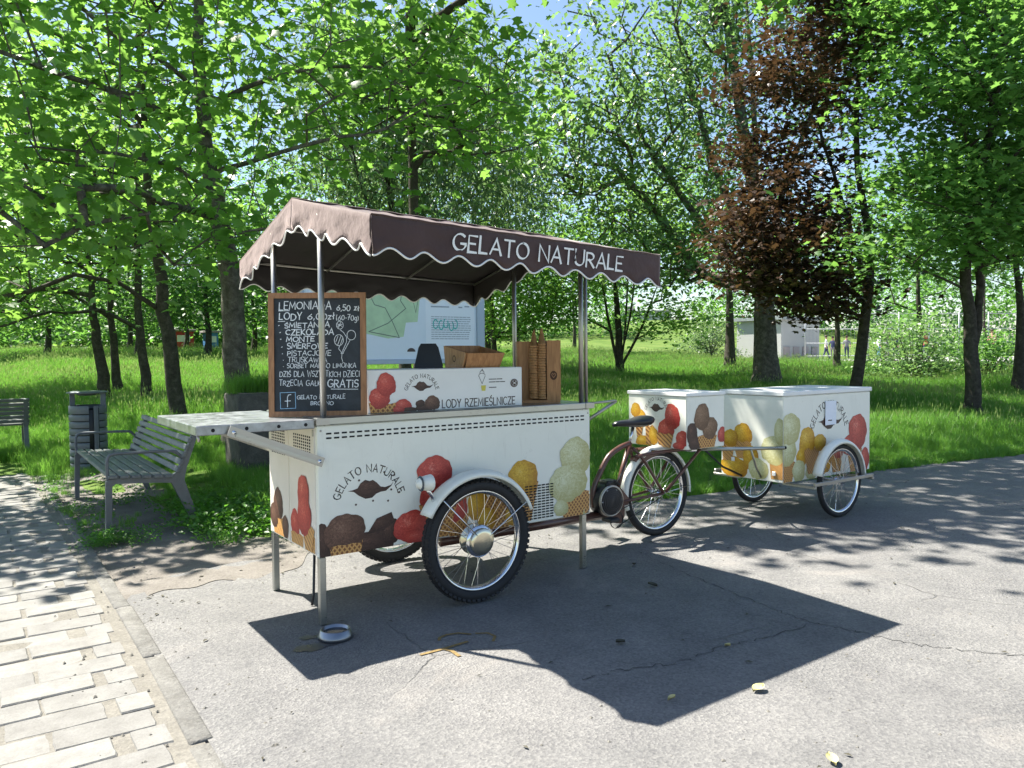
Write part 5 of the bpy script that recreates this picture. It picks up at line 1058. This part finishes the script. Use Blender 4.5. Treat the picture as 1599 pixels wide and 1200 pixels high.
tree('poplar_tree', (18.55, 11.1, .33), [(18.55, 11.09, .33), (18.54, 11.09, 2.01), (18.51, 11.14, 3.57), (18.43, 11.25, 5.52), (18.14, 11.62, 8.27), (17.9, 11.92, 11.02), (17.66, 12.21, 13.76), (17.54, 12.35, 17)], .42,
     [((16.4, 12.6, 8.2), (2.8, 2.0, 3.8), 150), ((17.5, 12.2, 12.5), (4.2, 2.6, 3.2), 120), ((20.6, 10.6, 10.5), (2.2, 2, 4), 36), ((15.6, 12.6, 4.6), (2.2, 1.6, 1.5), 50), ((13.6, 13.6, 8.4), (2.0, 1.8, 3.2), 90)], 'leaf_poplar', 'huge old poplar with several great dark limbs right of the awning', 64, 'bark',
     [[(18.46, 11.2, 4.36), (17.78, 12.06, 6.37), (17.28, 12.64, 8.97), (16.9, 13.07, 11.18), (16.63, 13.35, 13.56)], [(18.49, 11.17, 3.57), (17.16, 12.03, 4.94), (15.9, 12.67, 6.84), (15.02, 12.86, 7.89)], [(18.51, 11.14, 3.38), (17.41, 12.5, 3.83), (16.13, 13.16, 5.6), (14.81, 13.75, 7.11)],
      [(18.44, 11.23, 4.94), (18.76, 11.63, 7.39), (18.7, 11.71, 9.95), (18.98, 12.17, 12.53), (18.92, 12.25, 15.5)], [(18.49, 11.17, 3.96), (19.84, 11.01, 7.41), (20.35, 10.25, 9.85), (20.72, 9.65, 12.03), (21.07, 9.06, 14.7)]], per=80, spread=.42, flat=.8, size=.165, fork=2.1, up=.3, sides=8)
tree('ash_tree', (24.9, 17.6, .6), [(24.9, 17.6, .55), (24.9, 17.6, 3), (24.8, 17.7, 5.5), (24.9, 17.7, 9)], .26, [((24.6, 17.8, 7.4), (3.2, 2.6, 3.4), 90)], 'leaf_far', 'dark straight tree at the meadow edge left of the big poplar', 65, 'bark_d', per=60, spread=.6, size=.2)
tree('copper_maple', (15.3, 6.1, .3), [(15.25, 6.13, .2), (15.27, 6.11, .66), (15.33, 6, 2.13), (15.38, 5.91, 3.29), (15.32, 6.01, 4.6), (15.24, 6.16, 5.92), (15.25, 6.15, 7.64), (15.27, 6.1, 9.34), (15.3, 6.05, 11)], .17,
     [((13.9, 6.7, 4.0), (2.0, 1.5, 1.6), 95), ((14.3, 6.8, 6.9), (2.2, 1.6, 2.3), 115), ((14.6, 6.9, 9.6), (2.4, 1.4, 1.7), 60), ((14.1, 6.2, 2.75), (1.4, 1.0, .55), 26)], 'leaf_red', 'copper leaved maple with dark red foliage above the trailer', 66, 'bark_d', [[(15.34, 6, 2.9), (15.0, 6.2, 4.4), (14.6, 6.6, 6.2), (14.4, 6.8, 8)]], per=150, spread=.4, flat=.38, size=.125, tmpl=T_STAR, fork=1.1, up=.9, dmin=.4)
tree('green_maple', (14.95, 3.47, .1), [(14.96, 3.47, .05), (14.95, 3.47, .55), (14.92, 3.53, 1.76), (14.89, 3.61, 3.04), (14.94, 3.5, 4.17), (15.04, 3.27, 5.76), (15.05, 3.24, 7.48), (15.04, 3.27, 9.7)], .19,
     [((14.4, 3.9, 3.9), (2.6, 1.7, 1.2), 80), ((14.6, 3.5, 6.0), (2.5, 2.1, 1.6), 85), ((15.2, 3.2, 8.4), (2.8, 2.4, 2.1), 90), ((16.2, 2.2, 4.9), (1.9, 1.9, 1.9), 50)], 'leaf_maple', 'broad green maple with layered lit foliage at the right edge', 67, 'bark_d', [[(14.94, 3.49, 1.25), (15.17, 3.47, 2.28), (15.43, 3.62, 3.59), (15.36, 3.77, 5.29), (15.24, 4.04, 7)]], per=125, spread=.45, flat=.34, size=.13, tmpl=T_STAR, fork=1.15, up=1.0, dmin=.42)
tree('green_maple', (22.7, 5.74, .35), [(22.7, 5.74, .15), (22.7, 5.7, 2.5), (22.6, 5.8, 4.5), (22.8, 5.7, 8)], .17, [((22.4, 6, 5.5), (2.8, 2.4, 2.4), 80), ((23, 5, 8.5), (3, 2.6, 2.4), 50)], 'leaf_maple', 'dark maple standing behind the broad one at the right edge', 68, 'bark_d', per=110, spread=.5, size=.17)
for k, (x_, y_, h_, rx, lb) in enumerate([(32.4, 17.4, 10, 3.2, 'slim dark tree in front of the playground fence'), (30, 12.3, 10, 3.4, 'dark tree between the copper maple and the broad green maple'), (39, 14.5, 12, 4.2, 'tree beyond the playground at the right edge'), (58, 22, 16, 6, 'tall tree behind the playground wall'), (40, 46, 12, 5, 'far tree on the meadow above the rear box'), (27, 36, 13, 4.6, 'far tree behind the multi-stemmed maple')]):
    z0 = float(terrain(x_, y_)); tp = [(x_, y_, z0-.1), (x_+.05, y_, z0+2), (x_-.1, y_, z0+4), (x_, y_, z0+h_*.9)]
    tree('park_tree', tp[0], tp, .19, [((x_, y_, z0+h_*.62), (rx, rx, h_*.36), 90)], 'leaf_far', lb, 80+k, 'bark_d', per=60, spread=.6, size=.2 if k < 3 else .28, dmin=.55)

# the far-off wood, one dark green mass behind everything
def wood_mass(name, arcs, seed, label):
    rs = np.random.RandomState(seed); L_ = []
    for (px0, px1, d0, d1, h_, n) in arcs:
        for i in range(n):
            a = math.atan((rs.uniform(px0, px1)-799.5)/1209.9); d = rs.uniform(d0, d1)/math.cos(a); q = camp+(Vector((_f.x, _f.y, 0)).normalized()*math.cos(a)+Vector((_r.x, _r.y, 0)).normalized()*math.sin(a))*d
            c = np.array([q.x, q.y, float(terrain(q.x, q.y))+h_*rs.rand()**1.2*(.75+.35*math.sin(q.x*.5)*math.cos(q.y*.4))]); L_.append(c+rs.normal(size=(34, 3))*np.array([1.0, 1.0, .6]))
    me, _ = leaf_mesh(name, np.concatenate(L_), T_DIAMOND, .5, M['leaf_far'], rs, .5); o = kind(link(name, me), 'stuff'); o['label'] = label
wood_mass('far_wood', [(-200, 620, 66, 82, 9, 900), (-200, 620, 64, 70, 3, 260), (600, 985, 84, 96, 9, 260), (1090, 1420, 98, 112, 13, 300), (1400, 1800, 78, 92, 13, 320)], 5, 'far-off wood behind the meadow and the playground')
# bushes
def bush(loc, r_, label, seed, leaf='leaf_maple', n=60, size=.13):
    rs = np.random.RandomState(seed); root = empty('bush', loc, label, 'bush'); mbw = MB(); L_ = []
    for i in range(n):
        v = rs.normal(size=3); v /= np.linalg.norm(v); v[2] = abs(v[2]); q = v*np.array(r_)*(.45+.55*rs.rand()); mbw.tube([(rs.normal()*.1, rs.normal()*.1, 0), Vector(q)*.5+Vector((0, 0, .12)), Vector(q)], [.02, .014, .006], 4, False)
        L_.append(q+rs.normal(size=(70, 3))*np.array([.28, .28, .2])*r_[0]/1.6)
    L_ = np.concatenate(L_); L_ = L_[L_[:, 2] > .02]; kind(link('stems', mbw.mesh('stems', M['bark_d']), root), 'stuff'); me, _ = leaf_mesh('foliage', L_, T_DIAMOND, size, M[leaf], rs); kind(link('foliage', me, root), 'stuff')
g0 = lambda x_, y_: (x_, y_, float(terrain(x_, y_))-.03)
bush(g0(25.6, 10.2), (2.0, 1.8, 2.6), 'loose pale green shrub before the playground between two trunks', 1, 'leaf_poplar', 70, .13)
bush(g0(28.3, 9.0), (1.7, 1.7, 2.2), 'shrub beside the dark trunks right of the playground', 2, 'leaf_maple', 50, .13)
bush(g0(44.2, 35.1), (2.6, 2.4, 3.2), 'round grey green bush on the sunny slope', 3, 'leaf_willow', 60, .17)
bush(g0(50, 33), (1.9, 1.9, 2.0), 'low bush on the slope near the playground wall', 4, 'leaf_far', 40, .17)
rs_m = np.random.RandomState(9); ms = empty('mistletoe', (17.66, 12.2, 11.8), 'dark round mistletoe clump high in the poplar at the upper frame edge', 'mistletoe'); mw = MB(); q_ = []
for i in range(40):
    v = rs_m.normal(size=3); v /= np.linalg.norm(v); v *= .62*rs_m.rand()**.4; mw.tube([(0, 0, 0), tuple(v)], [.012, .005], 3, False); q_.append(v+rs_m.normal(size=(45, 3))*.13)
kind(link('stems', mw.mesh('stems', M['bark_d']), ms), 'stuff'); me, _ = leaf_mesh('foliage', np.concatenate(q_), T_SLIM, .1, leafmat('mistletoe_leaf', (.03, .05, .015), (.06, .085, .03), (.07, .11, .03), .3), rs_m, .2); kind(link('foliage', me, ms), 'stuff')
print('tree tris', TRI[0])

# ================================================================== MEADOW GRASS (geometry nodes on scattered points)
def tuft(name, nb, rad, h, wd, mat, rs, seeds=0, lean=.35, broad=False):
    V = []; F = []; mi = []
    for i in range(nb+seeds):
        sd_ = i >= nb; r_ = rad*math.sqrt(rs.rand()); a = rs.uniform(0, 6.28); x_, y_ = r_*math.cos(a), r_*math.sin(a); hh = h*rs.uniform(.55, 1.1)*(1.35 if sd_ else 1); la = rs.uniform(0, 6.28); ll = hh*rs.uniform(.1, lean); wa = rs.uniform(0, 3.14); b = len(V); ww = wd*rs.uniform(.7, 1.3)*(.5 if sd_ else 1)
        for t_, kw in ((0, 1), (.5, .85), (.82, .5)): 
            cx_, cy_, cz_ = x_+math.cos(la)*ll*t_**2, y_+math.sin(la)*ll*t_**2, hh*t_*(1-.12*t_)
            for s_ in (-1, 1): V.append((cx_+s_*math.cos(wa)*ww*kw/2, cy_+s_*math.sin(wa)*ww*kw/2, cz_))
        V.append((x_+math.cos(la)*ll, y_+math.sin(la)*ll, hh*.88)); F += [(b, b+1, b+3, b+2), (b+2, b+3, b+5, b+4), (b+4, b+5, b+6)]; mi += [0]*3
        if sd_:
            b = len(V); c = Vector((x_+math.cos(la)*ll, y_+math.sin(la)*ll, hh*.85)); s2 = .012
            V += [tuple(c), tuple(c+Vector((s2, 0, .05))), tuple(c+Vector((0, 0, .11))), tuple(c+Vector((-s2, 0, .05))), tuple(c+Vector((0, s2, .05))), tuple(c+Vector((0, -s2, .05)))]; F += [(b, b+1, b+2, b+3), (b, b+4, b+2, b+5)]; mi += [1, 1]
    me = bpy.data.meshes.new(name); me.from_pydata(V, [], F); me.materials.append(mat); me.materials.append(M['seed']); me.polygons.foreach_set('material_index', mi); return bpy.data.objects.new(name, me)
rs = np.random.RandomState(77)
def weed_patch(name, n, rs):
    C = rs.normal(size=(n, 3))*np.array([.13, .13, .05])+np.array([0, 0, .09]); C[:, 2] = np.abs(C[:, 2]); me, _ = leaf_mesh(name, C, T_DIAMOND, .048, M['weed'], rs, .7); return bpy.data.objects.new(name, me)
SRC = [tuft('blades', 130, .3, .38, .007, M['grass'], rs, 0, .6), tuft('blades', 125, .3, .46, .007, M['grass'], rs, 1, .6), tuft('blades', 120, .34, .42, .009, M['grass'], rs, 9, .5), tuft('blades', 60, .1, .16, .006, M['grass'], rs, 0, .8), weed_patch('weeds', 80, rs)]
def on_hard(x_, y_):
    if y_ < float(road_edge(x_))+.02: return True
    if x_ < -.86 and y_ < 8.5: return True
    if x_ < .12 and y_ < 6.6: return True
    if .12 <= x_ < 2.3 and y_ < 1.95+.3*math.exp(-((x_-.1)/.8)**2): return True
    return False
pts = []
def scatter(n, dmin, dmax, kinds, sc0, sc1):
    for _ in range(n):
        d = math.sqrt(rs.uniform(dmin**2, dmax**2)); a = rs.uniform(-.66, .66); q = camp+(Vector((_f.x, _f.y, 0)).normalized()*math.cos(a)+Vector((_r.x, _r.y, 0)).normalized()*math.sin(a))*d
        if on_hard(q.x, q.y): continue
        if 42 < q.x < 76 and 12 < q.y < 36: continue
        if .98 < q.x < 1.97 and 4.95 < q.y < 5.62: continue
        if (q.x+.24)**2+(q.y-7.24)**2 < .05: continue
        edge = q.y-float(road_edge(q.x)); s_ = rs.uniform(sc0, sc1)*min(1, .45+.4*max(0, edge-.1))*(.8+.4*math.sin(q.x*.7)*math.sin(q.y*.6+1))
        if q.x < .7 and q.y < 7.2: s_ *= .6
        pts.append((q.x, q.y, float(terrain(q.x, q.y))-.01, s_, kinds[rs.randint(len(kinds))]))
scatter(6200, 5.5, 15, [0, 0, 0, 1], .5, .8); scatter(8000, 14, 28, [0, 0, 1, 2], .6, .95); scatter(9000, 27, 62, [1, 2, 2, 2], .8, 1.2)
for _ in range(420):       # short trodden grass along the path edge
    x_ = rs.uniform(1.2, 11); y_ = float(road_edge(x_))+rs.uniform(-.02, .28); pts.append((x_, y_, float(terrain(x_, y_)), rs.uniform(.5, 1.1), 3))
for _ in range(210):       # leafy weeds by the bench, behind the cart
    x_, y_ = rs.uniform(.02, 2.4), rs.uniform(1.85, 3.9)
    if y_ > 1.75+.4*math.exp(-((x_-.2)/.6)**2): pts.append((x_, y_, max(0, float(terrain(x_, y_))), rs.uniform(.4, 1.1), 4))
for _ in range(70):
    x_, y_ = rs.normal(-.72, .06), rs.uniform(2.6, 7.0); pts.append((x_, y_, 0, rs.uniform(.12, .5), 4 if rs.rand() < .6 else 3))
for _ in range(34):
    x_, y_ = rs.uniform(-.65, .15), rs.uniform(3, 6.6); pts.append((x_, y_, -.01, rs.uniform(.2, .7), 4 if rs.rand() < .5 else 3))
for _ in range(24):
    x_, y_ = rs.normal(-.58, .1), rs.normal(2.75, .13); pts.append((x_, y_, 0, rs.uniform(.2, .55), 4))
for _ in range(30): pts.append((rs.uniform(1.08, 1.88), rs.uniform(5.05, 5.5), 1.0, rs.uniform(.4, .75), 1))
me = bpy.data.meshes.new('meadow_grass'); me.from_pydata([p[:3] for p in pts], [], [])
for nm, i, ty in (('size', 3, 'FLOAT'), ('sort', 4, 'INT')):
    at_ = me.attributes.new(nm, ty, 'POINT'); at_.data.foreach_set('value', [p[i] for p in pts])
go = kind(link('meadow_grass', me), 'stuff'); go['label'] = 'long green meadow grass'
ng = bpy.data.node_groups.new('scatter_grass', 'GeometryNodeTree'); ng.interface.new_socket('Geometry', in_out='INPUT', socket_type='NodeSocketGeometry'); ng.interface.new_socket('Geometry', in_out='OUTPUT', socket_type='NodeSocketGeometry')
gi = ng.nodes.new('NodeGroupInput'); go_ = ng.nodes.new('NodeGroupOutput'); jn = ng.nodes.new('GeometryNodeJoinGeometry')
sz = ng.nodes.new('GeometryNodeInputNamedAttribute'); sz.data_type = 'FLOAT'; sz.inputs[0].default_value = 'size'; so = ng.nodes.new('GeometryNodeInputNamedAttribute'); so.data_type = 'INT'; so.inputs[0].default_value = 'sort'
rv = ng.nodes.new('FunctionNodeRandomValue'); rv.data_type = 'FLOAT_VECTOR'; rv.inputs[0].default_value = (-.12, -.12, 0); rv.inputs[1].default_value = (.12, .12, 6.28)
for k, ob in enumerate(SRC):
    oi = ng.nodes.new('GeometryNodeObjectInfo'); oi.inputs['Object'].default_value = ob
    ip = ng.nodes.new('GeometryNodeInstanceOnPoints'); cp = ng.nodes.new('FunctionNodeCompare'); cp.data_type = 'INT'; cp.operation = 'EQUAL'; cp.inputs[3].default_value = k
    ng.links.new(so.outputs[0], cp.inputs[2]); ng.links.new(cp.outputs[0], ip.inputs['Selection']); ng.links.new(gi.outputs[0], ip.inputs['Points']); ng.links.new(oi.outputs['Geometry'], ip.inputs['Instance'])
    ng.links.new(rv.outputs[0], ip.inputs['Rotation']); ng.links.new(sz.outputs[0], ip.inputs['Scale']); ng.links.new(ip.outputs[0], jn.inputs[0])
ng.links.new(jn.outputs[0], go_.inputs[0]); md = go.modifiers.new('scatter', 'NODES'); md.node_group = ng

# ================================================================== FAR THINGS
kb = empty('kiosk_building', (49.5, 33, .8), 'low pale panel building behind the fence right of the poplar', 'building')
zk = .8
box('wall', M['housing'], kb, 47.7, 52.5, 31.5, 35.5, zk, zk+3.0)
box('roof', M['fence'], kb, 47.4, 52.8, 31.2, 35.8, zk+3.002, zk+3.25)
for i in range(4): box('door', M['housing_d'], kb, 48.0+i*1.15, 48.7+i*1.15, 31.42, 31.498, zk, zk+1.0)
sl_ = MB().box(42.5, 76, 12, 31.3, zk-.35, zk+.02).build('playground_slab', M['concrete_l']); kind(sl_, 'structure')
fe = empty('mesh_fence', (58, 20, zk), 'tall wire mesh fence round the playground behind the trees', 'fence')
for i in range(13):
    x_ = 47+i*2.2; tube('fence_post', M['fence'], fe, [(x_, 29.0-i*1.05, zk), (x_, 29.0-i*1.05, zk+3.4)], .05, 6)
for zz in (.3, 1.2, 2.2, 3.3): tube('fence_rail', M['fence'], fe, [(47, 29.0, zk+zz), (73.4, 16.4, zk+zz)], .03, 5)
mb = MB()
for i in range(100): x_ = 47+i*.264; mb.tube([(x_, 29.0-i*.126, zk), (x_, 29.0-i*.126, zk+3.3)], .009, 3, False)
kind(mb.build('wires', M['fence'], fe), 'stuff')
def block(name, x0, y0, w_, d_, h_, z0, rz, label, nfl, nwin):
    b = empty(name, (x0, y0, z0), label, 'building')
    def bx(nm, mat, *a):
        o = MB().box(*a).mesh(nm, mat); return link(nm, o, b)
    bx('wall', M['housing'], -w_/2, w_/2, -d_/2, d_/2, 0, h_); r_ = bx('roof', M['housing_d'], -w_/2-.3, w_/2+.3, -d_/2-.3, d_/2+.3, h_+.01, h_+.8)
    c = MB().box(-w_*.3, -w_*.15, -d_*.2, d_*.2, h_+.8, h_+3.2).mesh('stair_head', M['housing_d']); link('stair_head', c, r_)
    wm = MB().box(-.5, .5, -.06, .02, -.7, .7).mesh('window', M['glass'])
    for f in range(nfl):
        for k in range(nwin): link('window', wm, b, (-w_/2+(k+.5)*w_/nwin, -d_/2-.01, 1.8+f*(h_-1)/nfl))
    b.rotation_euler = (0, 0, rz); return b
block('apartment_block', 268, 268, 26, 12, 18, 3, -.75, 'far flat-roofed apartment block on the skyline, the left one', 4, 8)
block('apartment_block', 290, 262, 14, 12, 13, 3, -.75, 'far low apartment block on the skyline beside the taller one', 3, 5)
block('apartment_block', 330, 235, 40, 12, 14, 3, -.8, 'long far apartment block on the skyline behind the poplar', 4, 10)
def rk(name, x_, y_, w_, h_, mat, label, cat):
    z0 = float(terrain(x_, y_)); r_ = empty(name, (x_, y_, z0), label, cat)
    link('kiosk_wall', MB().box(-w_/2, w_/2, -.8, .8, 0, h_, .03).mesh('kiosk_wall', M[mat]), r_); link('kiosk_roof', MB().box(-w_/2-.2, w_/2+.2, -1, 1, h_+.005, h_+.16, .02).mesh('kiosk_roof', M['housing_d']), r_); link('counter_hatch', MB().box(-w_*.3, w_*.3, -.86, -.79, h_*.45, h_*.8).mesh('counter_hatch', M['white2']), r_)
rk('kiosk', 12.6, 62, 1.6, 1.5, 'redpaint', 'small red kiosk in the trees beyond the left meadow', 'kiosk')
rk('kiosk', 14.6, 61, .8, 1.4, 'bluepaint', 'narrow blue stand beside the red kiosk', 'stand')
# people on the playground
SK = simple('skin', (.45, .27, .19), .6); HR = simple('hair', (.05, .03, .02), .7)
def person(x_, y_, z0, rz, top, leg, label, step=.2, arm=.3, h=1.72):
    V = [(0, 0, .92), (0, 0, 1.15), (0, 0, 1.38), (0, 0, 1.5), (0, -.01, 1.62), (0, -.01, 1.72), (.1, 0, .88), (.1, -step*.5, .5), (.1, -step, .07), (.1, -step-.12, .04), (-.1, 0, .88), (-.1, step*.4, .5), (-.1, step, .07), (-.1, step-.12, .04), (.18, 0, 1.4), (.25, .02, 1.12), (.23, -arm, .92), (.23, -arm-.06, .84), (-.18, 0, 1.4), (-.25, .02, 1.12), (-.23, -arm*.4, .88), (-.23, -arm*.4-.05, .8)]
    E_ = [(0, 1), (1, 2), (2, 3), (3, 4), (4, 5), (0, 6), (6, 7), (7, 8), (8, 9), (0, 10), (10, 11), (11, 12), (12, 13), (2, 14), (14, 15), (15, 16), (16, 17), (2, 18), (18, 19), (19, 20), (20, 21)]
    Rr = [.13, .13, .15, .055, .1, .08, .1, .07, .045, .04, .1, .07, .045, .04, .065, .045, .035, .03, .065, .045, .035, .03]
    me = bpy.data.meshes.new('person'); me.from_pydata(V, E_, []); o = bpy.data.objects.new('person', me); COL.objects.link(o)
    sk = o.modifiers.new('skin', 'SKIN'); sv = me.skin_vertices[0].data
    for i, r_ in enumerate(Rr): sv[i].radius = (r_, r_*.85)
    sv[0].use_root = True; ss = o.modifiers.new('sub', 'SUBSURF'); ss.levels = 1; ss.render_levels = 1
    dg = bpy.context.evaluated_depsgraph_get(); m2 = bpy.data.meshes.new_from_object(o.evaluated_get(dg)); bpy.data.objects.remove(o)
    for mt_ in (top, leg, SK): m2.materials.append(mt_)
    for p in m2.polygons: c = p.center; p.use_smooth = True; p.material_index = 2 if (c.z > 1.47 or (abs(c.x) > .19 and c.z < 1.12)) else (1 if c.z < .95 else 0)
    r_ = link('person', m2, None, (x_, y_, z0)); r_.rotation_euler = (0, 0, rz); r_.scale = (h/1.78,)*3; tag(r_, label, 'person', 'people on the playground')
    hb = MB().lathe([(0, .13), (.06, .11), (.1, .05), (.105, 0), (.09, -.04)], (0, .015, 1.68), 'z', 12).mesh('hair', HR); link('hair', hb, r_)
tp_ = {k: simple('shirt_'+k, c, .8) for k, c in (('white', (.7, .7, .72)), ('navy', (.03, .04, .1)), ('red', (.5, .04, .05)), ('blue', (.1, .25, .5)), ('grey', (.2, .2, .22)), ('pink', (.6, .25, .25)))}
for a in [(48.9, 28.6, .5, 'white', 'navy', 'person in a white shirt near the pale panel building'), (48.3, 27.7, 2, 'navy', 'grey', 'person in dark clothes beside the one in white'), (49.7, 27.5, -1, 'grey', 'navy', 'person in a grey top left of the slanting trunk'), (50.7, 25.7, 1, 'white', 'blue', 'person in white with blue trousers right of the slanting trunk'), (51.8, 25.7, .3, 'grey', 'grey', 'person all in grey in the middle of the playground'), (51.2, 24.8, 2.5, 'navy', 'navy', 'person in navy near the loose shrub'), (47.6, 20.9, 0, 'red', 'navy', 'person in a red shirt on the right of the playground'), (46.3, 16.5, 1.4, 'pink', 'grey', 'person in a pink top at the far right')]:
    person(a[0], a[1], zk+.022, a[2], tp_[a[3]], tp_[a[4]], a[5], rnd.uniform(.05, .25), rnd.uniform(.05, .35), rnd.uniform(1.6, 1.8))
